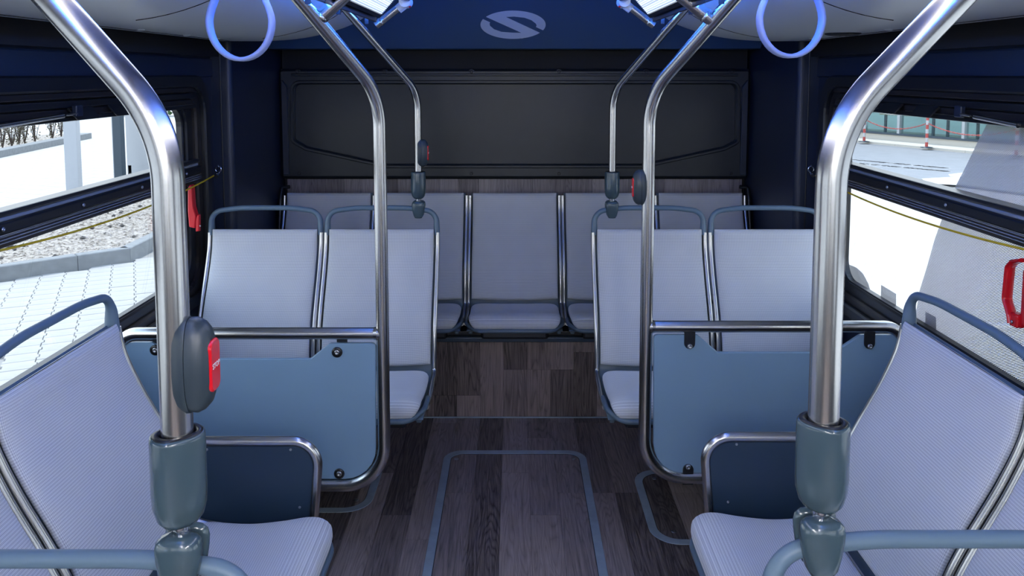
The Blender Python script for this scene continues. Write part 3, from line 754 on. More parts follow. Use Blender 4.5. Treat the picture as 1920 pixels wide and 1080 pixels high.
# near poles
for sg, x, Y, lab in ((-1, -.3755, .86, 'nearest brushed steel pole on the left, in a sleeve clamped to a handle bar'), (1, .3560, .892, 'nearest brushed steel pole on the right, in a sleeve clamped to a handle bar')):
    t = thing('grab_pole', lab, 'pole', (x, Y, 1.006), 0, GP)
    if sg < 0: top = at(100, 0, Y); bend = at(307, 238, Y)
    else: top = at(1790, 0, Y); bend = at(1570, 238, Y)
    top = Vector((top[0], Y, top[2])); bend = Vector((x, Y, bend[2])); ex = bend + (top - bend) * 1.6
    P = fillet([Vector((x, Y, 1.15)), bend, ex], [0, .17, 0], 18); P = [p - t.location for p in P]
    MB().tube(P, .0172, 26).build('pole_tube', M['steel'], t)
    clamp(t, (0, 0, -.006), .0262, -sg)
stop_button('large stop button on the nearest left pole, red plate to the aisle', (-.374, .86), 1.230, 1, .0165)
# rear thin poles, clamped to the handles of the aisle side double seats
for sg, px, lab in ((-1, 784, 'thin rear pole on the left, clamped to a double seat handle'), (1, 1148, 'thin rear pole on the right, clamped to a double seat handle')):
    Y = 3.084; x = at(px, 300, Y)[0]; t = thing('grab_pole', lab, 'pole', (x, Y, 1.03), 0, GP)
    bend = Vector(at(px, 172, Y)); bend.x = x; top = Vector(at(650 if sg < 0 else 1281, 20, 2.76)); ex = bend + (top - bend) * 1.06
    P = [p - t.location for p in fillet([Vector((x, Y, 1.12)), bend, ex], [0, .14, 0], 14)]
    MB().tube(P, .0142, 20).build('pole_tube', M['steel'], t)
    clamp(t, (0, 0, -.006 + (-.004)), .0260, -sg)
    YC = 2.885; crossbar(sg, YC, (705, 48) if sg < 0 else (1226, 48), (758, 6) if sg < 0 else (1172, 6), .0135, t)
    j = Vector(at(*((762, 4) if sg < 0 else (1168, 4)), YC)) - t.location
    MB().tube([j + Vector((0, .02, -.0)), j + Vector((0, -.045, 0))], .021, 18).build('end_cap', M['duct'], t)
    MB().tube([j + Vector((sg * .030, 0, -.026)), j], [.0165, .019], 18).build('joint_collar', M['duct'], t)
    MB().lathe([(.005, 0), (.004, .003), (.001, .0035)], seg=10, mtx=Matrix.Translation(j + Vector((-sg * .014, -.018, -.017))) @ Vector((-sg * .6, -.2, -.8)).to_track_quat('Z', 'Y').to_matrix().to_4x4()).build('indicator', M['lens'], t)
stop_button('small stop button on the thin rear left pole', (at(784, 300, 3.08)[0], 3.084), 1.245, 1, .013)
# overhead handrails
for sg in (-1, 1):
    t = thing('ceiling_handrail', 'steel handrail running overhead along the %s side of the aisle' % ('left', 'right')[sg > 0], 'handrail', (sg * .380, 2.83, 1.815))
    MB().tube([(0, 0, 0), (0, -5.8, 0)], .0165, 16).build('rail_tube', M['steel'], t)
# middle poles with barriers
def barrier(sg, Y, xp, zr, zb, lab):
    t = thing('barrier', lab, 'partition', (xp, Y, 0), 0, 'blue barriers in front of the double seats'); o = t.location
    bend = Vector(at(712 if sg < 0 else 1214, 178, Y)); bend.x = xp
    top = Vector(at(563 if sg < 0 else 1373, 0, Y - .25)); ex = bend + (top - bend) * 1.06
    xo = sg * 1.215
    P = fillet([ex, bend, Vector((xp, Y, zb)), Vector((xo + sg * .03, Y, zb))], [0, .20, .125, 0], 16)
    MB().tube([p - o for p in P], .0192, 24).build('pole_tube', M['steel'], t)
    Q = fillet([Vector((xp + sg * .004, Y, zr)), Vector((sg * 1.195, Y, zr)), Vector((sg * 1.195, Y, zb))], [0, .06, 0], 10)
    MB().tube([p - o for p in Q], .0178, 22).build('top_rail', M['steel'], t)
    for px in [(713, 625), (1213, 612)][sg > 0:][:1]: MB().tube([Vector((sg * .016, 0, zr)), Vector((sg * .026, 0, zr))], [.0215, .0185], 20).build('weld', M['steel'], t)
    crossbar(sg, Y - .20, (592, 40) if sg < 0 else (1335, 38), (640, -2) if sg < 0 else (1282, -4), .0185, t)
    # board
    if sg < 0: pts = [(705, 643), (619, 643), (583, 672), (330, 672), (285, 641), (228, 641), (228, 895), (705, 897)]
    else: pts = [(1225, 627), (1307, 627), (1345, 660), (1562, 660), (1612, 627), (1694, 627), (1694, 886), (1225, 886)]
    W_ = [at(*q, Y) for q in pts]; pp = [(p[0] - xp, p[2]) for p in W_]
    pp = [(p.x, p.y) for p in fillet(pp, [.012, .012, .006, .006, .012, .04, .02, .095], 6, True)]
    if area2(pp) < 0: pp = pp[::-1]
    MB().prism(pp, (0, .006, 0), X_, Z_, .012, .002).build('board', M['panel'], t)
    if sg < 0:
        for q in ((633, 659), (637, 886), (293, 655)):
            p = at(*q, Y); bolt('bolt', M['bolt'], (p[0] - xp, -.007, p[2]), (0, -1, 0), .0085, .005, t, M['rubber'])
        for q in ((640, 637), (640, 897), (293, 637)):
            p = at(*q, Y); MB().box((p[0] - xp, .010, p[2]), (.032, .006, .05), bev=.002).build('clip', M['clip'], t)
    else:
        for (px, py), up in (((1292, 640), 1), ((1289, 880), -1), ((1628, 640), 1)):
            p = at(px, py, Y); w = .0165
            sh = [(w, up * .045), (-w, up * .045)] + [(-w * math.cos(a), -up * (.004 + w * math.sin(a))) for a in [math.pi * j / 10 for j in range(11)]]
            if area2(sh) < 0: sh = sh[::-1]
            MB().prism([(a, b) for a, b in sh], (p[0] - xp, -.006, p[2]), X_, Z_, .005, .001).build('clip', M['clip'], t)
            q = at(px, 647 if up > 0 else 872, Y); bolt('bolt', M['bolt'], (q[0] - xp, -.012, q[2]), (0, -1, 0), .008, .005, t)
    return t
barrier(-1, 2.35, -.3975, .772, .2965, 'left barrier of steel tube and blue board, bolts with black washers')
barrier(1, 2.40, .4040, .777, .2950, 'right barrier of steel tube and blue board, held by dark metal clips')
stop_button('stop button on the steel pole of the right barrier', (.4000, 2.40), 1.208, -1, .0175)
# low dark end panels beside the side seats
for sg, Y, lab in ((-1, 1.965, 'low dark blue end panel in a bent steel tube, beside the left side seat'), (1, 1.975, 'low dark blue end panel in a bent steel tube, beside the right side seat')):
    xi = -.497 if sg < 0 else .484; zt_ = at(500, 827, Y)[2] if sg < 0 else at(1400, 819, Y)[2]
    t = thing('end_panel', lab, 'panel', (xi, Y, 0), 0, 'low end panels beside the side seats')
    P = fillet([(sg * .50, 0, .25), (sg * .50, 0, zt_), (0, 0, zt_), (-sg * -.020, 0, .40), (sg * .035, 0, .08)], [0, .05, .062, .2, 0], 10)
    MB().tube(P, .0125, 18).build('tube_frame', M['steel'], t)
    pp = fillet([(sg * .49, .28), (sg * .49, zt_ - .012), (sg * .012, zt_ - .012), (sg * .030, .28)], [.01, .01, .05, .01], 6, True)
    pp = [(p.x, p.y) for p in pp]
    if area2(pp) < 0: pp = pp[::-1]
    MB().prism(pp, (0, .004, 0), X_, Z_, .009, .0015).build('board', M['dark_panel'], t)
    for q in (((388, 843), (545, 843), (380, 952), (562, 951)) if sg < 0 else ((1381, 833), (1505, 833), (1365, 941))):
        p = at(*q, Y - .006); bolt('screw', M['bolt'], (p[0] - xi, -.006, p[2]), (0, -1, 0), .0035, .002, t)
# legs of the near and side seats, modest pedestals that meet the floor
for x, y, w, d, lab in ((-.80, 1.25, .30, 1.26, 'dark box under the left side seats'), (.80, 1.27, .30, 1.26, 'dark box under the right side seats')):
    t = thing('seat_box', lab, 'seat base', (x, y, 0)); MB().box((0, 0, .175), (w, d, .35), bev=.01).build('box_shell', M['black'], t)
    MB().box((0, 0, .01), (w + .02, d + .02, .02), bev=.004).build('foot_trim', M['alu'], t)
for x, y, lab in ((-.86, 2.78, 'wall bracket beam under the left double seats'), (.86, 2.78, 'wall bracket beam under the right double seats'), (-.86, .56, 'beam under the nearest left seats'), (.86, .56, 'beam under the nearest right seats')):
    sg = 1 if x > 0 else -1
    t = thing('seat_beam', lab, 'seat base', (x, y, 0)); MB().box((0 - sg * .0, 0, .33), (.76, .06, .05), bev=.006).build('beam', M['black'], t)
    MB().box((sg * .10, 0, .16), (.05, .05, .32), bev=.006).build('leg', M['black'], t)
# ============================================================ FLOOR HATCHES
def hatch(x0, y0, x1, y1, r, lab, screws):
    t = thing('floor_hatch', lab, 'floor hatch', ((x0 + x1) / 2, (y0 + y1) / 2, 0), 0, 'floor hatches with metal rims'); cx_, cy_ = (x0 + x1) / 2, (y0 + y1) / 2
    o = rrect(x0 - cx_, y0 - cy_, x1 - cx_, y1 - cy_, r, 8); i_ = rrect(x0 + .029 - cx_, y0 + .029 - cy_, x1 - .029 - cx_, y1 - .029 - cy_, r - .024, 8)
    MB().ring_plate(o, i_, (0, 0, 0), X_, Y_, .0022, .0008).build('rim', M['alu'], t)
    g = inset(i_, -.0005); h = inset(i_, .0022)
    MB().ring_plate(g, h, (0, 0, 0), X_, Y_, .0006).build('gap_seal', M['matte'], t)
    for x, y in screws:
        bolt('screw', M['bolt'], (x - cx_, y - cy_, .0006), (0, 0, 1), .009, .0015, t)
hatch(-.287, 1.86, .290, 3.182, .075, 'large floor hatch with metal rim in the middle of the aisle', [(-.235, 3.11), (.238, 3.11), (-.235, 1.93), (.238, 1.93)])
hatch(.458, 2.520, .95, 3.02, .095, 'smaller floor hatch with metal rim under the right barrier', [onground(1227, 898, 0)[:2], onground(1263, 997, 0)[:2]])
hatch(-1.0, 2.715, -.517, 3.20, .095, 'smaller floor hatch with metal rim under the left barrier', [onground(668, 938, 0)[:2]])
# ============================================================ SMALL THINGS
# strap loops hanging from the ducts
for sg, px, lab in ((-1, 451, 'pale blue grey hanging strap loop on the left'), (1, 1483, 'pale blue grey hanging strap loop on the right')):
    Y = 1.62; c = at(px, 40 if sg < 0 else 34, Y); w_, h_ = .063, .076
    t = thing('hanging_strap', lab, 'hanging strap', (c[0], Y, c[2]), 0, 'hanging strap loops')
    P = []
    for k in range(41):
        a = -math.pi / 2 + 2 * math.pi * k / 40; z_ = math.sin(a)
        P.append(Vector((w_ * math.cos(a) * (1 - .30 * max(0, z_) ** 1.5), 0, h_ * z_ + (.03 * max(0, z_) ** 2))))
    rings = []
    for k, p in enumerate(P[:-1]):
        tg = (P[(k + 1) % 40] - P[k - 1]).normalized(); nn = Vector((tg.z, 0, -tg.x))
        rings.append([p + nn * a * .0042 + Y_ * b * .014 for a, b in ((1, .8), (.5, 1), (-.5, 1), (-1, .8), (-1, -.8), (-.5, -1), (.5, -1), (1, -.8))])
    MB().loft(rings, True, closed=True).build('loop', M['strap'], t)
    MB().box((0, 0, h_ + .085), (.026, .004, .13), bev=.001).build('band', M['strap'], t)
    MB().box((0, 0, h_ + .14), (.04, .03, .03), bev=.005).build('mount', M['duct'], t)
# yellow cords with shackles
def catenary(a, b, sag, n=24):
    a, b = Vector(a), Vector(b); return [a.lerp(b, k / n) - Z_ * sag * 4 * (k / n) * (1 - k / n) for k in range(n + 1)]
for sg, lab in ((-1, 'yellow cord stretched across the left window'), (1, 'yellow cord stretched across the right window')):
    a = Vector((sg * 1.222, 3.285, 1.150)); b = Vector((sg * 1.215, 1.15, 1.2195))
    a2 = a + Vector((0, -.06, -.012))
    t = thing('pull_cord', lab, 'cord', tuple(a), 0, 'yellow cords along the windows')
    MB().tube([p - a for p in catenary(a2, b, .064, 40)], .0032, 8).build('cord', M['cord'], t)
    sh = thing('shackle', 'small chrome shackle holding the yellow cord on the %s' % ('left', 'right')[sg > 0], 'shackle', tuple(a), 0, 'chrome shackles')
    MB().tube([(math.cos(w) * .012 * -sg, -.008 - abs(math.sin(w)) * .0, .008 + math.sin(w) * .012) for w in [2 * math.pi * k / 16 for k in range(17)]], .0028, 8).build('ring', M['chrome'], sh)
    MB().tube([(0, 0, -.004), (0, -.03, -.018)], .007, 10).build('ferrule', M['chrome'], sh)
    MB().tube([(0, .015, .012), (-sg * .0, -.012, .024)], .003, 8).build('hook_pin', M['chrome'], sh)
# emergency hammers in red holders
t = thing('emergency_hammer', 'red emergency hammer seen edge on, on the left window pillar', 'hammer', (-1.228, 3.01, .97), 0)
pr = [(p.x, p.y) for p in fillet([(-.008, .0), (.014, -.004), (.019, .034), (.010, .062), (.007, .128), (.0, .134), (-.008, .122), (-.011, .05)], .004, 3, True)]
MB().prism([(x, z * 1.22) for x, z in pr], (0, .018, 0), X_, Z_, .030, .003).build('holder', M['red'], t)
MB().prism([(x + .015, z * .9) for x, z in [(0, -.02), (.012, -.018), (.014, .05), (.008, .052), (0, .03)]], (0, .010, 0), X_, Z_, .018, .002).build('striker_cap', M['red'], t)
bolt('rivet', M['bolt'], (.034, -.010, .005), (0, -1, 0), .003, .002, t)
t = thing('emergency_hammer', 'red looped emergency hammer bracket at the right edge of the picture', 'hammer', (1.226, 1.83, .90), 0)
o0 = Vector((1.226, 1.83, .90)); path = [Vector(onside(x, y, 1.226)) - o0 for x, y in ((1928, 488), (1912, 490), (1903, 500), (1897, 560), (1906, 590), (1908, 606))]
P = fillet([p + Vector((-.012, 0, 0)) for p in path], [0, .012, .012, .02, .02, 0], 5)
MB().tube(P, .0085, 12, ell=(1.6, .6), up=(1, 0, 0)).build('bracket_arm', M['red'], t)
p = Vector(onside(1912, 600, 1.226)) - o0
MB().box((p.x - .006, p.y, p.z), (.024, .030, .034), bev=.005).build('bracket_foot', M['red'], t)
MB().box((p.x + .006, p.y - .05, p.z + .06), (.03, .08, .14), bev=.008).build('holder', M['red'], t)
bolt('rivet', M['bolt'], (p.x - .019, p.y, p.z - .004), (-1, 0, 0), .004, .002, t)
# perforated film and cut lettering stuck to the right window
def film(name, lab, cat, pts, m, r=0.0, inner=None, x=1.302):
    q = [onside(a, b, x) for a, b in pts]; o0 = Vector((x, q[0][1], q[0][2])); pp = [(-(p[1] - o0.y), p[2] - o0.z) for p in q]
    if r: pp = [(p.x, p.y) for p in fillet(pp, r, 6, True)]
    if area2(pp) < 0: pp = pp[::-1]
    bm = bmesh.new(); vs = [bm.verts.new((0, -a, b)) for a, b in pp]; f = bm.faces.new(vs)
    e = bmesh.ops.extrude_face_region(bm, geom=[f]); bmesh.ops.translate(bm, vec=(.0006, 0, 0), verts=[k for k in e['geom'] if isinstance(k, bmesh.types.BMVert)])
    bmesh.ops.triangulate(bm, faces=bm.faces[:]); bmesh.ops.recalc_face_normals(bm, faces=bm.faces[:])
    me = bpy.data.meshes.new(name); bm.to_mesh(me); bm.free(); me.materials.append(m)
    o = bpy.data.objects.new(name, me); COL.objects.link(o); o.location = o0; tag(o, lab, cat); return o
M['film'] = perforated('perforated_film', (.60, .545, .50), .36); M['film2'] = perforated('letter_film', (.20, .18, .21), .35)
edge = [(1865, 205), (1835, 262), (1812, 310), (1790, 352), (1768, 405), (1752, 450), (1738, 500), (1724, 545), (1715, 600), (1712, 640)]
film('window_film', 'greyish brown perforated film with a curved edge on the right window', 'window film', edge + [(2040, 900), (2040, 195)], M['film'])
film('letter_film', 'upright bar of a grey film letter low on the right window', 'letter', [(1652, 534), (1680, 551), (1680, 597), (1651, 580)], M['film2'])
film('letter_film', 'upright bar of a grey film letter behind the right side seat handle', 'letter', [(1735, 584), (1755, 595), (1755, 640), (1735, 630)], M['film2'], x=1.3035)
rg = [(1592, 496), (1606, 502), (1618, 513), (1627, 530), (1633, 548), (1635, 568), (1612, 556), (1609, 545), (1603, 536), (1592, 531)]
film('letter_film', 'curved piece of a grey film letter next to the right steel pole', 'letter', rg, M['film2'])
# ============================================================ OUTSIDE
GZ = -.36
gr = struct('ground')
MB().box((0, 20, GZ - .14), (160, 130, .2)).build('ground_base', M['farpave'], gr)
MB().box((4.2, 9.0, GZ - .026), (5.4, 22, .04)).build('near_paving', M['nearpave'], gr)
MB().box((-2.4, 6.0, GZ - .032), (9.0, 16, .03)).build('joint_bed', M['joint'], gr)
# interlocking pavers with zigzag ends, laid aslant
pav = struct('paving')
ca, sa = math.cos(math.radians(25.5)), math.sin(math.radians(25.5)); PL, PH = .200, .165
zig = [(0, 0), (0, PH * .27), (.014, PH * .36), (.014, PH * .64), (0, PH * .73), (0, PH)]
outl = [(x, y) for x, y in zig] + [(PL + x, y) for x, y in reversed(zig)]
outl = inset(outl[::-1], .0024)
proto = MB().prism(outl, (0, 0, -.02), X_, Y_, .02, .003).build('paver', M['paver'], pav); pm = proto.data; first_p = True
kerb_line = [(-9.2, 2.86), (-4.28, 7.73), (-3.93, 8.06), (-3.985, 9.80), (-4.05, 16)]
def in_gravel(x, y):
    if x < -7.0: return True
    for (x0, y0), (x1, y1) in zip(kerb_line, kerb_line[1:]):
        if y0 <= y <= y1:
            return x < x0 + (x1 - x0) * (y - y0) / (y1 - y0) + .02
    return False
cells = []
for i in range(-60, 80):
    for j in range(-60, 90):
        u_, v_ = i * PL + (.0 if j % 2 else .0), j * PH; x = -3.6 + ca * u_ - sa * v_; y = 6.5 + sa * u_ + ca * v_
        dx, dy, dz = x, y, GZ - H; dep = dy * math.cos(PIT) - dz * math.sin(PIT)
        if dep < 1: continue
        px = CX + FPX * dx / dep; py = CY - FPX * (dy * math.sin(PIT) + dz * math.cos(PIT)) / dep
        cx2, cy2 = x + ca * PL / 2 - sa * PH / 2, y + sa * PL / 2 + ca * PH / 2
        if -60 < px < 390 and 380 < py < 800 and x > -6.9 and not in_gravel(cx2, cy2) and not in_gravel(x, y): cells.append(((dx * dx + dy * dy), x, y))
cells.sort(); rest = cells[300:]
rv = random.Random(5)
for _, x, y in cells[:300]:
    if first_p: o = proto; first_p = False
    else: o = bpy.data.objects.new('paver', pm); COL.objects.link(o); o.parent = pav
    o.location = (x, y, GZ + rv.uniform(-.002, .002)); o.rotation_euler = (0, 0, math.radians(25.5))
if rest:
    mb = MB()
    for _, x, y in rest:
        mt = Matrix.Translation((x, y, GZ + rv.uniform(-.002, .002))) @ Matrix.Rotation(math.radians(25.5), 4, 'Z')
        mb.add([mt @ v.co for v in pm.vertices], [list(p.vertices) for p in pm.polygons])
    tag(mb.build('far_pavers', M['paver'], pav), kind='stuff')
# gravel bed
gb = MB(); poly = [(-7.0, 5.19), (-4.37, 7.80), (-4.04, 8.11), (-4.09, 9.80), (-4.15, 16), (-7.0, 16)]
gb.prism(poly, (0, 0, GZ - .05), X_, Y_, .12)
rg_ = random.Random(9)
def rock(mb, x, y, z, s_, rnd):
    vs = [(x + s_ * rnd.uniform(.6, 1.1) * a, y + s_ * rnd.uniform(.6, 1.1) * b, z + s_ * .6 * rnd.uniform(.6, 1.1) * c) for a, b, c in ((1, 0, 0), (0, 1, 0), (-1, 0, 0), (0, -1, 0), (0, 0, 1), (0, 0, -1))]
    mb.add(vs, [(0, 1, 4), (1, 2, 4), (2, 3, 4), (3, 0, 4), (1, 0, 5), (2, 1, 5), (3, 2, 5), (0, 3, 5)])
for k in range(15000):
    y = 5.2 + 9.8 * rg_.random() ** 1.3; x = rg_.uniform(-6.95, -4.0)
    if in_gravel(x + .12, y - .12): rock(gb, x, y, GZ + .07, rg_.uniform(.010, .026), rg_)
tag(gb.build('gravel_bed', M['gravel'], fix=False), 'beige gravel bed behind the near kerb on the left', 'gravel', kind='stuff')
dm = []
for k in range(3):
    mb = MB(); rock(mb, 0, 0, 0, .04, rg_); o = mb.build('stone', M['darkstone']); dm.append(o.data); bpy.data.objects.remove(o)
n = 0
while n < 75:
    y = 6.6 + 5.5 * rg_.random(); x = rg_.uniform(-6.9, -4.0)
    if not in_gravel(x + .15, y): continue
    o = bpy.data.objects.new('stone', dm[n % 3]); COL.objects.link(o); o.location = (x, y, GZ + .085); s_ = rg_.uniform(.6, 1.25); o.scale = (s_, s_, s_); o.rotation_euler = (0, 0, rg_.uniform(0, 6))
    tag(o, 'small dark stone lying on the gravel bed', 'stone', 'dark stones scattered on the gravel'); n += 1
# kerb stones of the near kerb
kb = thing('kerb', 'grey concrete kerb with a bend, edging the gravel bed on the left', 'kerb', (-4.725, 7.209, GZ))
def kerb_run(P, width, z1, parent, o0, seg=.9, inside=1):
    for a, b in zip(P, P[1:]):
        a, b = Vector(a), Vector(b); d = (b - a); L = d.length; d.normalize(); nn = Vector((-d.y, d.x)) * inside; n_ = max(1, round(L / seg))
        for k in range(n_):
            p = a + d * (L * k / n_ + .003); q = a + d * (L * (k + 1) / n_ - .003)
            pts = [p, q, q + nn * width, p + nn * width]; pp = [(v.x - o0[0], v.y - o0[1]) for v in pts]
            if area2(pp) < 0: pp = pp[::-1]
            MB().prism(pp, (0, 0, -.05), X_, Y_, z1 + .05, .008).build('kerb_stone', M['kerb'], parent)
kerb_run([(-8.0, 4.03), (-4.28, 7.71)], .12, .14, kb, kb.location, 1.0); kerb_run([(-4.28, 7.71), (-3.926, 8.047), (-3.985, 9.8), (-4.05, 13)], .12, .14, kb, kb.location, 1.0)
# far kerb and bed with shrubs
kf = thing('kerb', 'far grey kerb edging the shrub bed at the upper left', 'kerb', (-12.05, 18.6, GZ)); fk = [onground(-120, 318, GZ)[:2], onground(0, 293, GZ)[:2], onground(172, 257, GZ)[:2]]
kerb_run(fk, .3, .13, kf, kf.location, 1.5)
bed = tag(MB().prism([(fk[0][0] - .2, fk[0][1]), (fk[2][0] - .2, fk[2][1]), (fk[2][0] - 1.6, fk[2][1] + .4), (fk[0][0] - 2.6, fk[0][1] + .3)][::1], (0, 0, GZ - .05), X_, Y_, .10).build('shrub_bed', M['gravel']), 'strip of gravel soil under the shrubs behind the far kerb', 'soil', kind='stuff')
def shrub(px, py, h_, wd, seed, red, lab):
    r = random.Random(seed); p = onground(px, py, GZ + .05); t = thing('shrub', lab, 'shrub', p, 0, 'bare reddish shrubs behind the far kerb')
    st = MB(); lf = MB(); lr = MB()
    for k in range(11):
        a = r.uniform(0, 6.28); top = Vector((math.cos(a) * wd * r.uniform(.2, 1), math.sin(a) * wd * r.uniform(.2, 1), h_ * r.uniform(.6, 1.05))); mid = top * .5 + Vector((r.uniform(-.05, .05), r.uniform(-.05, .05), .05))
        st.tube([(0, 0, 0), mid, top], [.010, .007, .004], 5)
        for j in range(16):
            q = mid.lerp(top, r.uniform(-.3, 1)) if r.random() < .6 else mid * r.uniform(.1, 1) + Vector((r.uniform(-.1, .1), r.uniform(-.1, .1), 0))
            s_ = r.uniform(.02, .045); d1 = Vector((r.uniform(-1, 1), r.uniform(-1, 1), r.uniform(-1, 1))).normalized() * s_; d2 = Vector((r.uniform(-1, 1), r.uniform(-1, 1), r.uniform(-1, 1))).normalized() * s_
            (lr if q.z > h_ * .6 and r.random() < red else lf).add([q, q + d1, q + d1 + d2, q + d2], [(0, 1, 2, 3)])
    st.build('stems', M['twig'], t); tag(lf.build('foliage', M['leaf'], t, False), kind='stuff')
    if lr.v: tag(lr.build('red_foliage', M['redleaf'], t, False), kind='stuff')
for k, (px, py, h_, wd, red, lab) in enumerate(((5, 279, 1.0, .22, .5, 'shrub at the left edge of the picture behind the far kerb'), (22, 276, 1.05, .25, .8, 'reddish shrub second from the left edge behind the far kerb'), (36, 272, .95, .15, .3, 'narrow shrub between two red topped shrubs'),
        (46, 270, 1.0, .2, .8, 'dense red topped shrub beside the gap in the row'), (66, 267, 1.05, .28, .8, 'wide spreading shrub just left of the gap'), (99, 261, .95, .28, .2, 'sparse bare shrub right of the gap'), (115, 259, .95, .2, .1, 'last bare shrub next to the white post'))):
    shrub(px, py, h_, wd, k + 1, red, lab)
# posts of a shelter on the left
p = onground(140, 364, GZ); t = thing('shelter_post', 'broad white post beyond the left window', 'post', p)
MB().box((0, 0, 1.6), (.21, .12, 3.2), bev=.01).build('post_shaft', M['postw'], t); MB().box((0, 0, .02), (.3, .22, .04), bev=.005).build('foot_plate', M['grey'], t)
p = onground(226, 337, GZ); t = thing('shelter_post', 'dark blue grey post left of the white board outside', 'post', p)
MB().box((0, 0, 1.6), (.15, .15, 3.2), bev=.01).build('post_shaft', M['postd'], t); MB().box((-.12, .05, 1.6), (.03, .05, 3.2), bev=.004).build('edge_strip', M['postw'], t)
p = onground(268, 332, GZ); t = thing('white_board', 'plain white board outside, right of the dark post', 'board', (p[0] + .02, p[1] + .2, GZ))
MB().box((0, 0, 1.52), (.78, .06, 3.0), bev=.008).build('board_face', mat('board_white', (.40, .415, .43), .5), t); MB().box((.34, 0, .1), (.06, .06, .2)).build('foot', M['grey'], t); MB().box((-.34, 0, .1), (.06, .06, .2)).build('foot', M['grey'], t)
p = onground(335, 216, GZ); t = thing('hedge', 'dark green hedge far away seen beside the left pole', 'hedge', p)
mb = MB(); rr = random.Random(4)
for k in range(500):
    q = Vector((rr.uniform(-3.5, 3.5), rr.uniform(-.4, .4), rr.uniform(.05, 1.3))); rock(mb, *q, rr.uniform(.08, .2), rr)
tag(mb.build('foliage', M['green'], t, False), kind='stuff')
# right side: road, kerb, facade, barrier posts with chains
d = Vector((.42, -.91)).normalized(); nn = Vector((d.y, -d.x)); nn = Vector((.91, .42)).normalized()
K0 = Vector(onground(1620, 269, GZ)[:2])
def strip(a, b, o0, o1): return [tuple(K0 + d * a + nn * o0), tuple(K0 + d * b + nn * o0), tuple(K0 + d * b + nn * o1), tuple(K0 + d * a + nn * o1)]
def slab(name, pts, z0, th, m, par, org=(0, 0, 0)):
    pp = [(x - org[0], y - org[1]) for x, y in pts]
    if area2(pp) < 0: pp = pp[::-1]
    return MB().prism(pp, (0, 0, z0 - org[2]), X_, Y_, th, min(.006, th * .3)).build(name, m, par)
slab('road', strip(-30, 25, -5.2, 0), GZ - .03, .036, M['asphalt'], gr)
kr = thing('kerb', 'pale concrete kerb across the road on the right', 'kerb', (K0.x, K0.y, GZ))
for k in range(-8, 9):
    slab('kerb_stone', strip(k * 1.0 + .004, k * 1.0 + .996, 0, .16), GZ - .05, .12, M['cream'], kr, (K0.x, K0.y, GZ))
slab('sidewalk', strip(-30, 25, .16, 9), GZ - .02, .085, M['cream'], gr)
fa = thing('glass_building', 'low building with a glass front and a cream plinth across the road', 'building', (K0.x, K0.y, GZ)); FO = (K0.x, K0.y, GZ)
slab('plinth', strip(-9, 8, .9, 1.1), GZ, .22, M['cream'], fa, FO)
slab('rear_wall', strip(-9, 8, 4.2, 4.3), GZ, 3.2, mat('inner_wall', (.52, .60, .61), .7), fa, FO)
slab('roof', strip(-9, 8, .95, 4.4), GZ + 3.1, .3, M['grey'], fa, FO)
for k in range(-4, 5):
    a = k * 1.93 + .35
    slab('mullion', strip(a - .04, a + .04, .88, 1.04), GZ + .22, 2.8, M['grey'], fa, FO)
    slab('glass_panel', strip(a + .04, a + 1.89, .96, .975), GZ + .22, 2.8, M['fglass'], fa, FO)
slab('sill', strip(-9, 8, .86, 1.08), GZ + .22, .05, M['postd'], fa, FO)
for k, (a, lab) in enumerate(((-.3, 'long wooden table behind the glass front, left'), (2.2, 'long wooden table behind the glass front, right'))):
    c = K0 + d * a + nn * 2.4; ang = math.atan2(d.y, d.x); t = thing('table', lab, 'table', (c.x, c.y, GZ), ang)
    MB().box((0, 0, .72), (1.9, .8, .05), bev=.01).build('table_top', M['table'], t)
    for ax in (-.8, .8):
        for ay in (-.3, .3): MB().box((ax, ay, .35), (.06, .06, .70)).build('leg', M['postd'], t)
for a, lab in ((-1.6, 'bar stool frame behind the glass, near the first barrier post'), (3.3, 'bar stool frame behind the glass at the far right')):
    c = K0 + d * a + nn * 1.9; t = thing('bar_stool', lab, 'stool', (c.x, c.y, GZ)); MB().lathe([(.18, .74), (.2, .76), (.18, .78), (.02, .785)], seg=16).build('seat', M['postw'], t)
    MB().tube([(0, 0, .15), (0, 0, .75)], .02, 8).build('column', M['chrome'], t)
    for q in range(4): MB().tube([(0, 0, .2), (.25 * math.cos(q * 1.57), .25 * math.sin(q * 1.57), .01)], .012, 6).build('leg', M['postw'], t)
posts = []
redw = mat('post_red', (.40, .06, .05), .5); whw = mat('post_white', (.42, .42, .42), .5)
def bpost(px, py, lab):
    p = onground(px, py, GZ + .06); t = thing('barrier_post', lab, 'post', p, 0, 'red and white barrier posts'); posts.append(Vector(p))
    MB().lathe([(.14, 0), (.14, .015), (.04, .03)], seg=16).build('base', M['postd'], t)
    for k in range(9): MB().lathe([(.035, .03 + k * .11), (.035, .03 + (k + 1) * .11)], seg=12).build('band', redw if k % 2 == 0 else whw, t)
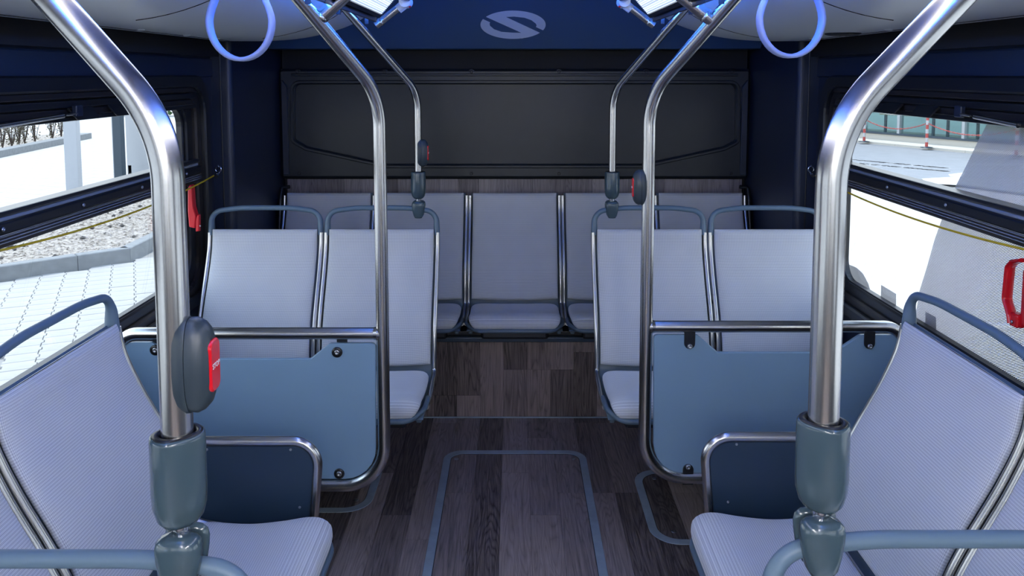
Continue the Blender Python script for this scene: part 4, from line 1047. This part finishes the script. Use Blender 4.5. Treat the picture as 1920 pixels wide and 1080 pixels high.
bpost(1620, 266, 'red and white barrier post nearest the right steel pole'); bpost(1737, 277, 'red and white barrier post in the middle of the right window'); bpost(1905, 293, 'red and white barrier post hidden behind the window film')
def chain(a, b, z, sag, m, lab):
    A, B = a + Z_ * z, b + Z_ * z; t = thing('chain', lab, 'chain', A, 0, 'plastic chains between the barrier posts'); P = catenary((0, 0, 0), B - A, sag, 36); mb = MB()
    for i, (p, q) in enumerate(zip(P, P[1:])):
        dd = (q - p); c = (p + q) / 2; u_ = dd.normalized(); v_ = (Z_ if i % 2 else u_.cross(Z_)).normalized(); L = dd.length * .66
        mb.tube([c + u_ * L * math.cos(w) * 1.0 + v_ * .014 * math.sin(w) for w in [2 * math.pi * k / 10 for k in range(11)]], .007, 5, False)
    tag(mb.build('links', m, t), kind='stuff')
chain(posts[0], posts[1], .62, .20, redw, 'red plastic chain between the two visible barrier posts'); chain(posts[1], posts[2], .62, .22, redw, 'red plastic chain right of the middle barrier post'); chain(posts[0] + Vector((0, 0, 0)), posts[1], .92, .13, whw, 'white plastic chain above the red one')
q0 = posts[0] - (posts[1] - posts[0]); chain(q0, posts[0], .62, .20, redw, 'red plastic chain left of the first barrier post')
# road markings
for pts, lab in (([(1728, 335), (1800, 331), (1795, 347), (1740, 344)], 'white arrow head painted on the road'), ([(1778, 327), (1810, 323), (1806, 331), (1782, 331)], 'small white paint mark on the road beside the arrow')):
    w_ = [onground(*q, GZ + .007)[:2] for q in pts]; c = w_[0]
    o = slab('road_marking', w_, GZ + .0065, .002, M['paint'], None, (c[0], c[1], GZ)); o.location = (c[0], c[1], GZ); tag(o, lab, 'road marking')
mb = MB(); rr = random.Random(2)
for k in range(140):
    a = onground(rr.uniform(1598, 1775), 300 + rr.uniform(0, 3), GZ); px = rr.uniform(1598, 1775); a = onground(px, 303 + (px - 1598) * .09 + rr.choice([-3, 3]), GZ)
    mb.box((a[0], a[1], GZ + .007), (.14, .10, .002))
tag(mb.build('road_marking', M['paint']), 'worn dashed white tyre like marks across the road', 'road marking', kind='stuff')
